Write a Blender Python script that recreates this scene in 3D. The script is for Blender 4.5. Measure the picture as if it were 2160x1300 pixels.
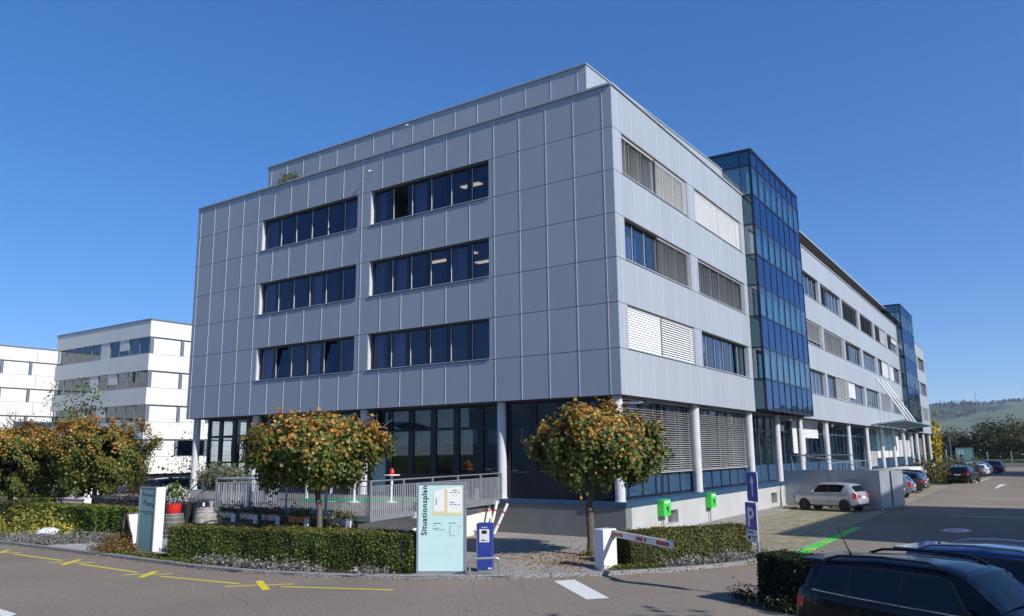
import bpy, math, random
import numpy as np
from mathutils import Vector, Matrix
R = math.radians
S = bpy.context.scene
for o in list(bpy.data.objects): bpy.data.objects.remove(o)
COL = S.collection
random.seed(7); RNG = np.random.default_rng(7)

# ------------------------------------------------------------------ camera
FPX, YAW, PITCH, ROLL = 1673.13, 0.6102, 0.1813, -0.0109
CAM = np.array([14.286, -27.810, 3.3])
_c, _s = math.cos(YAW), math.sin(YAW)
FW = np.array([-_s*math.cos(PITCH), _c*math.cos(PITCH), math.sin(PITCH)])
_r0 = np.array([_c, _s, 0.]); _u0 = np.cross(_r0, FW)
RT = math.cos(ROLL)*_r0 + math.sin(ROLL)*_u0
UP = -math.sin(ROLL)*_r0 + math.cos(ROLL)*_u0
cam = bpy.data.cameras.new('camera'); camo = bpy.data.objects.new('camera', cam); COL.objects.link(camo)
cam.sensor_width = 36; cam.lens = FPX/2160*36; cam.clip_start = .1; cam.clip_end = 20000
camo.matrix_world = Matrix(((RT[0], UP[0], -FW[0], CAM[0]), (RT[1], UP[1], -FW[1], CAM[1]), (RT[2], UP[2], -FW[2], CAM[2]), (0, 0, 0, 1)))
S.camera = camo
# ------------------------------------------------------------------ light
SUN_EL, SUN_AZ = 34., -8.5          # degrees, azimuth counter-clockwise from +X
w = bpy.data.worlds.new('World'); S.world = w; w.use_nodes = True
nt = w.node_tree; sky = nt.nodes.new('ShaderNodeTexSky'); sky.sky_type = 'NISHITA'; sky.sun_disc = False
sky.sun_elevation = R(SUN_EL); sky.sun_rotation = R(90-SUN_AZ); sky.altitude = 450; sky.air_density = .7; sky.dust_density = 0; sky.ozone_density = 5
bg = nt.nodes['Background']; bg.inputs[1].default_value = .117
ga = nt.nodes.new('ShaderNodeGamma'); ga.inputs[1].default_value = .72; hs = nt.nodes.new('ShaderNodeHueSaturation'); hs.inputs['Saturation'].default_value = 1.38; hs.inputs['Hue'].default_value = .51; hs.inputs['Value'].default_value = 1.93
nt.links.new(sky.outputs[0], ga.inputs[0]); nt.links.new(ga.outputs[0], hs.inputs['Color']); nt.links.new(hs.outputs[0], bg.inputs[0])
sl = bpy.data.lights.new('sun', 'SUN'); sl.energy = 5.0; sl.angle = R(.53); sl.color = (1, .95, .87)
so = bpy.data.objects.new('sun', sl); COL.objects.link(so)
sd = Vector((math.cos(R(SUN_EL))*math.cos(R(SUN_AZ)), math.cos(R(SUN_EL))*math.sin(R(SUN_AZ)), math.sin(R(SUN_EL))))
so.rotation_euler = sd.to_track_quat('Z', 'Y').to_euler()
S.view_settings.view_transform = 'Standard'; S.view_settings.look = 'None'; S.view_settings.exposure = 0.22; S.view_settings.gamma = 1
S.render.engine = 'CYCLES'
S.cycles.max_bounces = 6; S.cycles.transparent_max_bounces = 12

# ------------------------------------------------------------------ maths helpers
def ray(x, y): return FW*FPX + RT*(x-1080) - UP*(y-650)
def G(x, y, z=0.):
    d = ray(x, y); t = (z-CAM[2])/d[2]; return CAM+d*t
def pr(X):
    d = np.array(X, float)-CAM; z = d@FW; return 1080+FPX*(d@RT)/z, 650-FPX*(d@UP)/z
AN = -0.0334
DA = np.array([math.sin(AN), math.cos(AN), 0.]); NA = np.array([math.cos(AN), -math.sin(AN), 0.])
ZT, M = 18.4457, 1.8481                      # roof edge height, cladding module height
LV = [ZT-M*i for i in range(8)]
P1, S1 = 1.4068, 0.4512
L1, T1, L2, T2, L3 = 17.79, 29.09, 80.7, 92.1, 109.26
LFM = Matrix(((-1, 0, 0, 0), (0, -1, 0, 0), (0, 0, 1, 0), (0, 0, 0, 1)))     # (t, out, z) on the left facade
RFM = Matrix(((DA[0], NA[0], 0, 0), (DA[1], NA[1], 0, 0), (0, 0, 1, 0), (0, 0, 0, 1)))
def solve_y(px, x, z):
    lo, hi = -5, 160
    for _ in range(50):
        m = (lo+hi)/2
        if pr((x, m, z))[0] < px: lo = m
        else: hi = m
    return m

# ------------------------------------------------------------------ materials
def new_mat(name):
    m = bpy.data.materials.new(name); m.use_nodes = True
    return m, m.node_tree, m.node_tree.nodes['Principled BSDF']
def lk(t, a, b): t.links.new(a, b)
def mat(name, col, rough=.6, metal=0., noise=0., nscale=3., bump=0., bscale=40., spec=.5, coat=0., detail=4.):
    m, t, b = new_mat(name)
    b.inputs['Base Color'].default_value = (*col, 1); b.inputs['Roughness'].default_value = rough
    b.inputs['Metallic'].default_value = metal; b.inputs['Specular IOR Level'].default_value = spec
    b.inputs['Coat Weight'].default_value = coat; b.inputs['Coat Roughness'].default_value = .04
    if noise or bump:
        tc = t.nodes.new('ShaderNodeTexCoord')
    if noise:
        n = t.nodes.new('ShaderNodeTexNoise'); n.inputs['Scale'].default_value = nscale; n.inputs['Detail'].default_value = detail
        lk(t, tc.outputs['Object'], n.inputs['Vector'])
        mr = t.nodes.new('ShaderNodeMapRange'); mr.inputs[1].default_value = .3; mr.inputs[2].default_value = .7
        mr.inputs[3].default_value = 1-noise; mr.inputs[4].default_value = 1+noise
        lk(t, n.outputs[0], mr.inputs[0])
        mx = t.nodes.new('ShaderNodeVectorMath'); mx.operation = 'SCALE'; mx.inputs[0].default_value = col
        lk(t, mr.outputs[0], mx.inputs['Scale']); lk(t, mx.outputs[0], b.inputs['Base Color'])
        mr2 = t.nodes.new('ShaderNodeMapRange'); mr2.inputs[3].default_value = max(rough-.08, 0); mr2.inputs[4].default_value = rough+.08
        lk(t, n.outputs[0], mr2.inputs[0]); lk(t, mr2.outputs[0], b.inputs['Roughness'])
    if bump:
        n2 = t.nodes.new('ShaderNodeTexNoise'); n2.inputs['Scale'].default_value = bscale; n2.inputs['Detail'].default_value = 3
        lk(t, tc.outputs['Object'], n2.inputs['Vector'])
        bp = t.nodes.new('ShaderNodeBump'); bp.inputs['Strength'].default_value = bump; bp.inputs['Distance'].default_value = .02
        lk(t, n2.outputs[0], bp.inputs['Height']); lk(t, bp.outputs[0], b.inputs['Normal'])
    return m
def ramp_mat(name, stops, scale, detail=6, rough=.9, bump=.3, bdist=.02, vor=None, second=None):
    """noise -> colour ramp ground material; vor = voronoi scale for grains; second = (scale, amount) large stains"""
    m, t, b = new_mat(name); b.inputs['Roughness'].default_value = rough; b.inputs['Specular IOR Level'].default_value = .0
    tc = t.nodes.new('ShaderNodeTexCoord')
    n = t.nodes.new('ShaderNodeTexNoise'); n.inputs['Scale'].default_value = scale; n.inputs['Detail'].default_value = detail; n.inputs['Roughness'].default_value = .7
    lk(t, tc.outputs['Object'], n.inputs['Vector'])
    src = n.outputs[0]
    if vor:
        v = t.nodes.new('ShaderNodeTexVoronoi'); v.inputs['Scale'].default_value = vor; lk(t, tc.outputs['Object'], v.inputs['Vector'])
        sp = t.nodes.new('ShaderNodeSeparateColor'); lk(t, v.outputs['Color'], sp.inputs[0])
        mm = t.nodes.new('ShaderNodeMix'); mm.inputs[0].default_value = .55; lk(t, src, mm.inputs[2]); lk(t, sp.outputs[0], mm.inputs[3]); src = mm.outputs[0]
    cr = t.nodes.new('ShaderNodeValToRGB'); lk(t, src, cr.inputs[0])
    e = cr.color_ramp.elements
    e[0].position, e[0].color = stops[0][0], (*stops[0][1], 1); e[1].position, e[1].color = stops[-1][0], (*stops[-1][1], 1)
    for p_, c_ in stops[1:-1]:
        k = e.new(p_); k.color = (*c_, 1)
    out = cr.outputs[0]
    if second:
        n3 = t.nodes.new('ShaderNodeTexNoise'); n3.inputs['Scale'].default_value = second[0]; n3.inputs['Detail'].default_value = 5
        mp = t.nodes.new('ShaderNodeMapping'); mp.inputs['Scale'].default_value = (1, .55, 1); lk(t, tc.outputs['Object'], mp.inputs[0]); lk(t, mp.outputs[0], n3.inputs['Vector'])
        mr = t.nodes.new('ShaderNodeMapRange'); mr.inputs[1].default_value = .3; mr.inputs[2].default_value = .7; mr.inputs[3].default_value = 1-second[1]; mr.inputs[4].default_value = 1+second[1]
        lk(t, n3.outputs[0], mr.inputs[0])
        vm = t.nodes.new('ShaderNodeVectorMath'); vm.operation = 'SCALE'; lk(t, out, vm.inputs[0]); lk(t, mr.outputs[0], vm.inputs['Scale']); out = vm.outputs[0]
    lk(t, out, b.inputs['Base Color'])
    bp = t.nodes.new('ShaderNodeBump'); bp.inputs['Strength'].default_value = bump; bp.inputs['Distance'].default_value = bdist
    lk(t, src, bp.inputs['Height']); lk(t, bp.outputs[0], b.inputs['Normal'])
    return m
def leaf_mat(name, trans=.3):
    m, t, b = new_mat(name)
    a = t.nodes.new('ShaderNodeAttribute'); a.attribute_name = 'leafcol'
    lk(t, a.outputs['Color'], b.inputs['Base Color']); b.inputs['Roughness'].default_value = .5; b.inputs['Specular IOR Level'].default_value = .35
    tr = t.nodes.new('ShaderNodeBsdfTranslucent'); lk(t, a.outputs['Color'], tr.inputs[0])
    mx = t.nodes.new('ShaderNodeMixShader'); mx.inputs[0].default_value = trans
    out = t.nodes['Material Output']; lk(t, b.outputs[0], mx.inputs[1]); lk(t, tr.outputs[0], mx.inputs[2]); lk(t, mx.outputs[0], out.inputs[0])
    return m
def glass_mat(name, tint, base=.12, power=1.0, rough=.01, refl=(.85, .92, 1.)):
    """see-through window glass: fresnel mix of tinted transparency and a sharp reflection"""
    m, t, b = new_mat(name); t.nodes.remove(b)
    g = t.nodes.new('ShaderNodeBsdfGlossy'); g.inputs['Roughness'].default_value = rough; g.inputs[0].default_value = (*refl, 1)
    tr = t.nodes.new('ShaderNodeBsdfTransparent'); tr.inputs[0].default_value = (*tint, 1)
    ge = t.nodes.new('ShaderNodeNewGeometry'); dt = t.nodes.new('ShaderNodeVectorMath'); dt.operation = 'DOT_PRODUCT'
    lk(t, ge.outputs['Normal'], dt.inputs[0]); lk(t, ge.outputs['Incoming'], dt.inputs[1])
    ab = t.nodes.new('ShaderNodeMath'); ab.operation = 'ABSOLUTE'; lk(t, dt.outputs['Value'], ab.inputs[0])
    om = t.nodes.new('ShaderNodeMath'); om.operation = 'SUBTRACT'; om.inputs[0].default_value = 1; lk(t, ab.outputs[0], om.inputs[1])
    pw = t.nodes.new('ShaderNodeMath'); pw.operation = 'POWER'; pw.inputs[1].default_value = 4; lk(t, om.outputs[0], pw.inputs[0])
    ma = t.nodes.new('ShaderNodeMath'); ma.operation = 'MULTIPLY_ADD'; ma.inputs[1].default_value = power*(1-base); ma.inputs[2].default_value = base; ma.use_clamp = True
    lk(t, pw.outputs[0], ma.inputs[0])
    tc = t.nodes.new('ShaderNodeTexCoord'); n = t.nodes.new('ShaderNodeTexNoise'); n.inputs['Scale'].default_value = .35; n.inputs['Detail'].default_value = 1
    lk(t, tc.outputs['Object'], n.inputs['Vector'])
    bp = t.nodes.new('ShaderNodeBump'); bp.inputs['Strength'].default_value = .10; bp.inputs['Distance'].default_value = .03
    lk(t, n.outputs[0], bp.inputs['Height']); lk(t, bp.outputs[0], g.inputs['Normal'])
    mx = t.nodes.new('ShaderNodeMixShader'); lk(t, ma.outputs[0], mx.inputs[0]); lk(t, tr.outputs[0], mx.inputs[1]); lk(t, g.outputs[0], mx.inputs[2])
    lk(t, mx.outputs[0], t.nodes['Material Output'].inputs[0])
    return m
def emit_mat(name, col, s):
    m, t, b = new_mat(name); b.inputs['Base Color'].default_value = (*col, 1); b.inputs['Emission Color'].default_value = (*col, 1); b.inputs['Emission Strength'].default_value = s
    return m
def cladding_mat(name, col):
    """metallic painted sheet whose tone drifts slightly from panel to panel and with faint vertical streaks"""
    m, t, b = new_mat(name); b.inputs['Metallic'].default_value = 0; b.inputs['Roughness'].default_value = .5; b.inputs['Specular IOR Level'].default_value = .3
    at = t.nodes.new('ShaderNodeAttribute'); at.attribute_name = 'tone'
    tc = t.nodes.new('ShaderNodeTexCoord'); mp = t.nodes.new('ShaderNodeMapping'); mp.inputs['Scale'].default_value = (.9, .9, .3)
    n = t.nodes.new('ShaderNodeTexNoise'); n.inputs['Scale'].default_value = 1.5; n.inputs['Detail'].default_value = 5
    lk(t, tc.outputs['Object'], mp.inputs[0]); lk(t, mp.outputs[0], n.inputs['Vector'])
    mr = t.nodes.new('ShaderNodeMapRange'); mr.inputs[1].default_value = .3; mr.inputs[2].default_value = .7; mr.inputs[3].default_value = .975; mr.inputs[4].default_value = 1.025
    lk(t, n.outputs[0], mr.inputs[0])
    mu = t.nodes.new('ShaderNodeMath'); mu.operation = 'MULTIPLY'; lk(t, mr.outputs[0], mu.inputs[0]); lk(t, at.outputs['Fac'], mu.inputs[1])
    vm = t.nodes.new('ShaderNodeVectorMath'); vm.operation = 'SCALE'; vm.inputs[0].default_value = col; lk(t, mu.outputs[0], vm.inputs['Scale'])
    lk(t, vm.outputs[0], b.inputs['Base Color'])
    return m
MT = {}
MT['clad'] = cladding_mat('silver_cladding', (.335, .370, .418))
MT['profile'] = mat('joint_profile', (.82, .81, .82), .35, .3)
MT['backing'] = mat('dark_backing', (.02, .022, .028), .8)
MT['soffit'] = mat('soffit', (.16, .15, .14), .7, noise=.1)
MT['jamb'] = mat('reveal_sheet', (.62, .65, .70), .4, .2)
MT['navy'] = mat('navy_frame', (.007, .010, .024), .3, .2, noise=.1)
MT['navyp'] = mat('navy_panel', (.028, .075, .15), .35, .1, noise=.12, nscale=1.5)
MT['greyframe'] = mat('grey_frame', (.20, .23, .28), .4, .3)
MT['slat'] = mat('blind_slat', (.56, .57, .58), .45, .1)
MT['slatw'] = mat('white_blind_slat', (.72, .73, .73), .5)
MT['slatb'] = mat('brown_blind_slat', (.27, .265, .26), .5, .1)
MT['room'] = mat('room_wall', (.24, .24, .25), .9, noise=.2, nscale=.7)
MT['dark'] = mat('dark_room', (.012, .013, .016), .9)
MT['lamp'] = emit_mat('ceiling_lamp_panel', (1., .82, .5), 1.3)
MT['curtain'] = mat('white_curtain', (.62, .64, .66), .9, noise=.08, nscale=3)
MT['teal_curtain'] = mat('teal_curtain', (.30, .50, .52), .9, noise=.1, nscale=4)
MT['glass'] = glass_mat('window_glass', (.30, .36, .55), .22, .8)
MT['glassl'] = glass_mat('left_window_glass', (.34, .36, .47), .12, .9, refl=(.44, .50, .68))
MT['glassg'] = glass_mat('ground_floor_glass', (.46, .52, .56), .10, .8)
MT['tglass'] = glass_mat('tower_vision_glass', (.25, .48, .52), .30, .7)
MT['spandrel'] = glass_mat('tower_spandrel_glass', (.02, .03, .07), .28, .6, refl=(.5, .68, 1.))
MT['tealspan'] = glass_mat('tower_side_glass', (.03, .07, .09), .20, .8, refl=(.5, .85, 1.))
MT['tframe'] = mat('tower_frame', (.02, .025, .045), .3, .4)
MT['column'] = mat('column_paint', (.56, .57, .59), .4, noise=.05)
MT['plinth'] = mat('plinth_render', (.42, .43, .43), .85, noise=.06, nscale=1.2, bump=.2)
MT['plinthd'] = mat('plinth_render_shaded', (.17, .18, .185), .85, noise=.10, nscale=.9, bump=.2)  # darker copy of the plinth render, the facade's shade put into its colour
MT['concrete'] = mat('concrete', (.30, .30, .30), .85, noise=.18, nscale=1.3, bump=.3)
MT['conc_dark'] = mat('dark_concrete', (.15, .155, .16), .85, noise=.25, nscale=1.5, bump=.3)  # darker, blotchier copy of the concrete
MT['whitewall'] = mat('white_render', (.72, .69, .63), .85, noise=.05, nscale=2)
MT['white'] = mat('white_paint', (.72, .72, .72), .4, noise=.03)
MT['whitepanel'] = mat('white_facade_panel', (.68, .67, .65), .6, noise=.03, nscale=.6)
MT['galv'] = mat('galvanised_steel', (.34, .36, .39), .4, .5, noise=.12, nscale=8)
MT['railbar'] = mat('railing_bar', (.52, .54, .57), .4, .3)
MT['steel'] = mat('brushed_steel', (.55, .56, .58), .25, .8)
MT['timber'] = mat('deck_timber', (.20, .19, .17), .8, noise=.25, nscale=6)
MT['asphalt'] = ramp_mat('asphalt', [(.25, (.165, .144, .120)), (.5, (.228, .198, .166)), (.8, (.30, .262, .222))], 55, rough=.95, bump=.5, bdist=.01, vor=70, second=(.16, .13))
MT['gravel'] = ramp_mat('gravel', [(.15, (.12, .11, .10)), (.4, (.27, .25, .225)), (.7, (.42, .40, .37)), (.9, (.56, .54, .50))], 18, rough=.95, bump=1., bdist=.05, vor=26, second=(.5, .15))
MT['granite'] = ramp_mat('granite_kerb', [(.3, (.13, .13, .13)), (.55, (.27, .27, .27)), (.8, (.42, .42, .41))], 30, rough=.9, bump=.4, vor=60)
MT['soil'] = ramp_mat('soil', [(.3, (.03, .025, .018)), (.6, (.07, .055, .04)), (.8, (.13, .11, .07))], 9, rough=1, bump=.8, bdist=.05)
MT['grass'] = ramp_mat('field_grass', [(.3, (.05, .08, .02)), (.6, (.085, .115, .035)), (.8, (.14, .15, .06))], 3, rough=1, bump=.5, second=(.02, .2))
MT['slab'] = mat('path_slab', (.36, .35, .33), .85, noise=.12, nscale=2.5, bump=.2)
MT['yellow'] = mat('yellow_marking', (.66, .53, .03), .8, noise=.15, nscale=14, detail=8)
MT['markw'] = mat('white_marking', (.66, .66, .64), .8, noise=.12, nscale=14, detail=8)
MT['green_mark'] = mat('green_marking', (.07, .50, .07), .8, noise=.14, nscale=9, detail=8)
MT['redm'] = mat('red_paint', (.5, .03, .03), .5, noise=.1, nscale=10)
MT['black'] = mat('black_plastic', (.012, .012, .013), .5)
MT['text'] = mat('black_lettering', (.008, .009, .011), .6)
MT['bluesign'] = mat('blue_sign', (.012, .03, .32), .35)
MT['bluebox'] = mat('blue_painted_steel', (.025, .05, .27), .4, noise=.05)
MT['mint'] = mat('mint_panel', (.53, .74, .72), .35, noise=.02)
MT['tealpanel'] = mat('teal_sign_panel', (.16, .30, .31), .3, noise=.06, nscale=1.5)
MT['greenedge'] = mat('green_edging', (.03, .28, .12), .6)
MT['greenbox'] = mat('green_powder_coat', (.05, .55, .07), .4)
MT['bark'] = ramp_mat('bark', [(.3, (.07, .055, .04)), (.6, (.16, .135, .11)), (.8, (.25, .22, .18))], 12, rough=.95, bump=.8)
MT['leaf'] = leaf_mat('leaf')
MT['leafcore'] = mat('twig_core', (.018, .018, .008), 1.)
MT['wood'] = mat('barrel_oak', (.33, .31, .28), .7, noise=.35, nscale=7, bump=.4)
MT['woodd'] = mat('dark_barrel_oak', (.10, .085, .075), .7, noise=.35, nscale=7, bump=.4)
MT['hoop'] = mat('barrel_hoop', (.32, .33, .34), .5, .5)
MT['redpot'] = mat('red_pot', (.62, .03, .02), .4)
MT['orange'] = mat('orange_glaze', (.75, .22, .02), .5)
MT['flower'] = mat('white_petals', (.82, .8, .78), .7)
MT['card'] = mat('plywood', (.50, .34, .17), .8, noise=.1)
MT['tyre'] = mat('tyre_rubber', (.015, .015, .016), .8)
MT['rim'] = mat('alloy_rim', (.33, .34, .35), .3, .8)
MT['rimdark'] = mat('dark_wheel_cover', (.04, .04, .045), .4, .5)
MT['carglass'] = mat('car_glass', (.004, .006, .007), .03, 0, spec=.5)
MT['red_lens'] = mat('red_lens', (.55, .012, .012), .12, coat=.8)
MT['chrome'] = mat('chrome', (.75, .76, .78), .12, 1.)
MT['stripe'] = MT['redm']
MT['redtile'] = mat('roof_tiles', (.16, .05, .035), .8, noise=.2)
MT['soffitdark'] = mat('dark_roof_soffit', (.10, .088, .085), .7, noise=.1)
for nm, c, r in (('car_silver', (.42, .43, .44), .3), ('car_black', (.003, .0035, .006), .2), ('car_navy', (.012, .022, .07), .22), ('car_greyblue', (.17, .21, .25), .28), ('car_white', (.75, .75, .76), .3), ('car_darkgrey', (.03, .033, .04), .25), ('car_blue', (.03, .06, .16), .25)):
    MT[nm] = mat(nm+'_paint', c, r, spec=.22 if nm == 'car_black' else .5, metal=.35 if nm not in ('car_white', 'car_black') else 0, coat=1. if nm != 'car_black' else .3)

# ------------------------------------------------------------------ mesh builder
class MB:
    def __init__(s, m=None):
        s.v = []; s.f = []; s.mi = []; s.mats = []; s.tone = []; s.M = m; s.t = 1.
    def mid(s, mt):
        if mt not in s.mats: s.mats.append(mt)
        return s.mats.index(mt)
    def poly(s, pts, mt):
        n = len(s.v); s.v += [tuple(p) for p in pts]; s.f.append(tuple(range(n, n+len(pts)))); s.mi.append(s.mid(mt)); s.tone.append(s.t)
    def box(s, a, b, mt):
        x0, x1 = sorted((a[0], b[0])); y0, y1 = sorted((a[1], b[1])); z0, z1 = sorted((a[2], b[2]))
        n = len(s.v); s.v += [(x0, y0, z0), (x1, y0, z0), (x1, y1, z0), (x0, y1, z0), (x0, y0, z1), (x1, y0, z1), (x1, y1, z1), (x0, y1, z1)]
        for q in ((0, 3, 2, 1), (4, 5, 6, 7), (0, 1, 5, 4), (1, 2, 6, 5), (2, 3, 7, 6), (3, 0, 4, 7)):
            s.f.append(tuple(n+i for i in q)); s.mi.append(s.mid(mt)); s.tone.append(s.t)
    def prism(s, pts, z0, z1, mt, mtop=None):
        """pts: outline in xy (counter-clockwise); vertical extrusion"""
        a = 0
        for i in range(len(pts)):
            p, q = pts[i], pts[(i+1) % len(pts)]; a += p[0]*q[1]-q[0]*p[1]
        if a < 0: pts = pts[::-1]
        n = len(s.v); k = len(pts)
        s.v += [(p[0], p[1], z0) for p in pts]+[(p[0], p[1], z1) for p in pts]
        s.f.append(tuple(range(n+k-1, n-1, -1))); s.mi.append(s.mid(mt)); s.tone.append(s.t)
        s.f.append(tuple(range(n+k, n+2*k))); s.mi.append(s.mid(mtop or mt)); s.tone.append(s.t)
        for i in range(k):
            j = (i+1) % k; s.f.append((n+i, n+j, n+k+j, n+k+i)); s.mi.append(s.mid(mt)); s.tone.append(s.t)
    def tube(s, pts, r, mt, seg=10, caps=True):
        pts = [Vector(p) for p in pts]; rs = r if isinstance(r, (list, tuple)) else [r]*len(pts)
        rings = []; prev = None
        for i, p in enumerate(pts):
            d = (pts[min(i+1, len(pts)-1)]-pts[max(i-1, 0)]).normalized()
            if prev is None:
                u = d.orthogonal().normalized()
            else:
                u = (prev-d*prev.dot(d)).normalized()
            prev = u; v = d.cross(u); n = len(s.v)
            s.v += [tuple(p+(u*math.cos(2*math.pi*k/seg)+v*math.sin(2*math.pi*k/seg))*rs[i]) for k in range(seg)]
            rings.append(n)
        for a, b in zip(rings, rings[1:]):
            for k in range(seg):
                k2 = (k+1) % seg; s.f.append((a+k, a+k2, b+k2, b+k)); s.mi.append(s.mid(mt)); s.tone.append(s.t)
        if caps:
            s.f.append(tuple(rings[0]+k for k in range(seg-1, -1, -1))); s.mi.append(s.mid(mt)); s.tone.append(s.t)
            s.f.append(tuple(rings[-1]+k for k in range(seg))); s.mi.append(s.mid(mt)); s.tone.append(s.t)
    def lathe(s, prof, c, mt, seg=20, mats=None):
        """prof: [(r, z)] about a vertical axis through c"""
        rings = []
        for r_, z in prof:
            n = len(s.v); s.v += [(c[0]+r_*math.cos(2*math.pi*k/seg), c[1]+r_*math.sin(2*math.pi*k/seg), c[2]+z) for k in range(seg)]; rings.append(n)
        for i, (a, b) in enumerate(zip(rings, rings[1:])):
            for k in range(seg):
                k2 = (k+1) % seg; s.f.append((a+k, a+k2, b+k2, b+k)); s.mi.append(s.mid(mats[i] if mats else mt)); s.tone.append(s.t)
        s.f.append(tuple(rings[-1]+k for k in range(seg))); s.mi.append(s.mid(mt)); s.tone.append(s.t)
        s.f.append(tuple(rings[0]+k for k in range(seg-1, -1, -1))); s.mi.append(s.mid(mt)); s.tone.append(s.t)
    def build(s, name, parent=None, smooth=False, bevel=0):
        me = bpy.data.meshes.new(name)
        vs = [tuple(s.M @ Vector(v)) for v in s.v] if s.M else s.v
        fs = s.f
        if s.M and s.M.to_3x3().determinant() < 0: fs = [f[::-1] for f in fs]
        me.from_pydata(vs, [], fs)
        for mt in s.mats: me.materials.append(MT[mt])
        me.polygons.foreach_set('material_index', s.mi)
        at = me.attributes.new('tone', 'FLOAT', 'FACE'); at.data.foreach_set('value', s.tone)
        if smooth: me.polygons.foreach_set('use_smooth', [True]*len(fs)); me.set_sharp_from_angle(angle=R(38))
        me.update()
        o = bpy.data.objects.new(name, me); COL.objects.link(o)
        if bevel:
            b = o.modifiers.new('bevel', 'BEVEL'); b.width = bevel; b.segments = 2; b.limit_method = 'ANGLE'; b.angle_limit = R(40)
        if parent: o.parent = parent; o.matrix_parent_inverse = parent.matrix_world.inverted()
        return o
def tag(o, label=None, cat=None, group=None, kind=None):
    if label: o['label'] = label
    if cat: o['category'] = cat
    if group: o['group'] = group
    if kind: o['kind'] = kind
    return o
def empty(name, loc, rz=0., label=None, cat=None, group=None):
    o = bpy.data.objects.new(name, None); COL.objects.link(o); o.location = loc; o.rotation_euler = (0, 0, rz)
    o.matrix_world = Matrix.Translation(Vector(loc)) @ Matrix.Rotation(rz, 4, 'Z')
    o.empty_display_size = .3
    return tag(o, label, cat, group)
def child(o, parent):
    """parent a mesh whose coordinates are local to the parent"""
    o.parent = parent; return o
def copy_tree(o, parent=None):
    c = o.copy(); COL.objects.link(c)
    if parent: c.parent = parent
    for ch in list(o.children): copy_tree(ch, c)
    return c
def text(body, size, M4, mt, parent=None, name='lettering', bold=0., space=1., align='LEFT', extr=.002):
    cu = bpy.data.curves.new('t', 'FONT'); cu.body = body; cu.size = size; cu.offset = bold; cu.extrude = extr; cu.space_character = space; cu.align_x = align
    to = bpy.data.objects.new('t', cu); COL.objects.link(to); bpy.context.view_layer.update()
    me = bpy.data.meshes.new_from_object(to); bpy.data.objects.remove(to); me.materials.clear(); me.materials.append(MT[mt]); me.transform(M4)
    o = bpy.data.objects.new(name, me); COL.objects.link(o)
    if parent: o.parent = parent; o.matrix_parent_inverse = parent.matrix_world.inverted()
    return o
def frame3(origin, xdir, ydir):
    x = Vector(xdir).normalized(); y = Vector(ydir).normalized(); z = x.cross(y)
    return Matrix(((x[0], y[0], z[0], origin[0]), (x[1], y[1], z[1], origin[1]), (x[2], y[2], z[2], origin[2]), (0, 0, 0, 1)))

# ------------------------------------------------------------------ foliage
def leaves(name, pos, nrm, size, col, parent=None, extra=None, mt='leaf', lobed=False):
    """one mesh of leaf-sized faces; pos, nrm (n,3); size (n,); col (n,3)"""
    n = len(pos); rnd = RNG.normal(size=(n, 3)); nrm = nrm+rnd*.55; nrm /= np.linalg.norm(nrm, axis=1)[:, None]+1e-9
    a = np.cross(nrm, RNG.normal(size=(n, 3))); a /= np.linalg.norm(a, axis=1)[:, None]+1e-9; b = np.cross(nrm, a)
    s = size[:, None]
    if lobed:
        shp = [(0, -.55), (.38, -.32), (.55, .12), (.2, .16), (0, .6), (-.2, .16), (-.55, .12), (-.38, -.32)]
    else:
        shp = [(0, -.5), (.34, 0), (0, .55), (-.34, 0)]
    k = len(shp)
    V = np.empty((n, k, 3))
    for i, (u, v) in enumerate(shp): V[:, i] = pos+a*s*u+b*s*v+nrm*s*(abs(u)*.35)
    me = bpy.data.meshes.new(name)
    me.vertices.add(n*k); me.vertices.foreach_set('co', V.reshape(-1))
    me.loops.add(n*k); me.loops.foreach_set('vertex_index', np.arange(n*k, dtype=np.int32))
    me.polygons.add(n); me.polygons.foreach_set('loop_start', np.arange(0, n*k, k, dtype=np.int32))
    me.materials.append(MT[mt])
    me.update(calc_edges=True)
    at = me.attributes.new('leafcol', 'FLOAT_COLOR', 'FACE'); at.data.foreach_set('color', np.concatenate([col, np.ones((n, 1))], 1).reshape(-1))
    o = bpy.data.objects.new(name, me); COL.objects.link(o)
    if parent: o.parent = parent
    return o
def sph(n):
    v = RNG.normal(size=(n, 3)); return v/np.linalg.norm(v, axis=1)[:, None]
def mixcol(n, cols, w, var=.25):
    c = np.array(cols)[RNG.choice(len(cols), n, p=np.array(w)/sum(w))]
    return np.clip(c*(1+RNG.normal(size=(n, 1))*var), .004, 1)
GREENS = [(.095, .135, .024), (.13, .165, .03), (.06, .09, .02), (.20, .20, .035)]
ORANGES = [(.40, .17, .035), (.45, .25, .05), (.29, .12, .03), (.38, .28, .06)]
def crown_points(clumps, per, rad, spread, flat_bottom=-.8, inner=.6, lump=.18):
    d = sph(clumps); d = d[d[:, 2] > flat_bottom]
    ph = RNG.uniform(0, 6.28, 3)
    rr = inner+(1-inner)*RNG.random(len(d))**.45
    rr *= 1+lump*(np.sin(3*d[:, 0]*2+ph[0])+np.sin(3.3*d[:, 1]*2+ph[1])+np.sin(4*d[:, 2]+ph[2]))/2
    c = d*rr[:, None]*np.array(rad)
    p = np.repeat(c, per, 0)+RNG.normal(size=(len(c)*per, 3))*spread
    return p, np.repeat(d, per, 0), np.repeat(RNG.random(len(c)), per)
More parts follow.
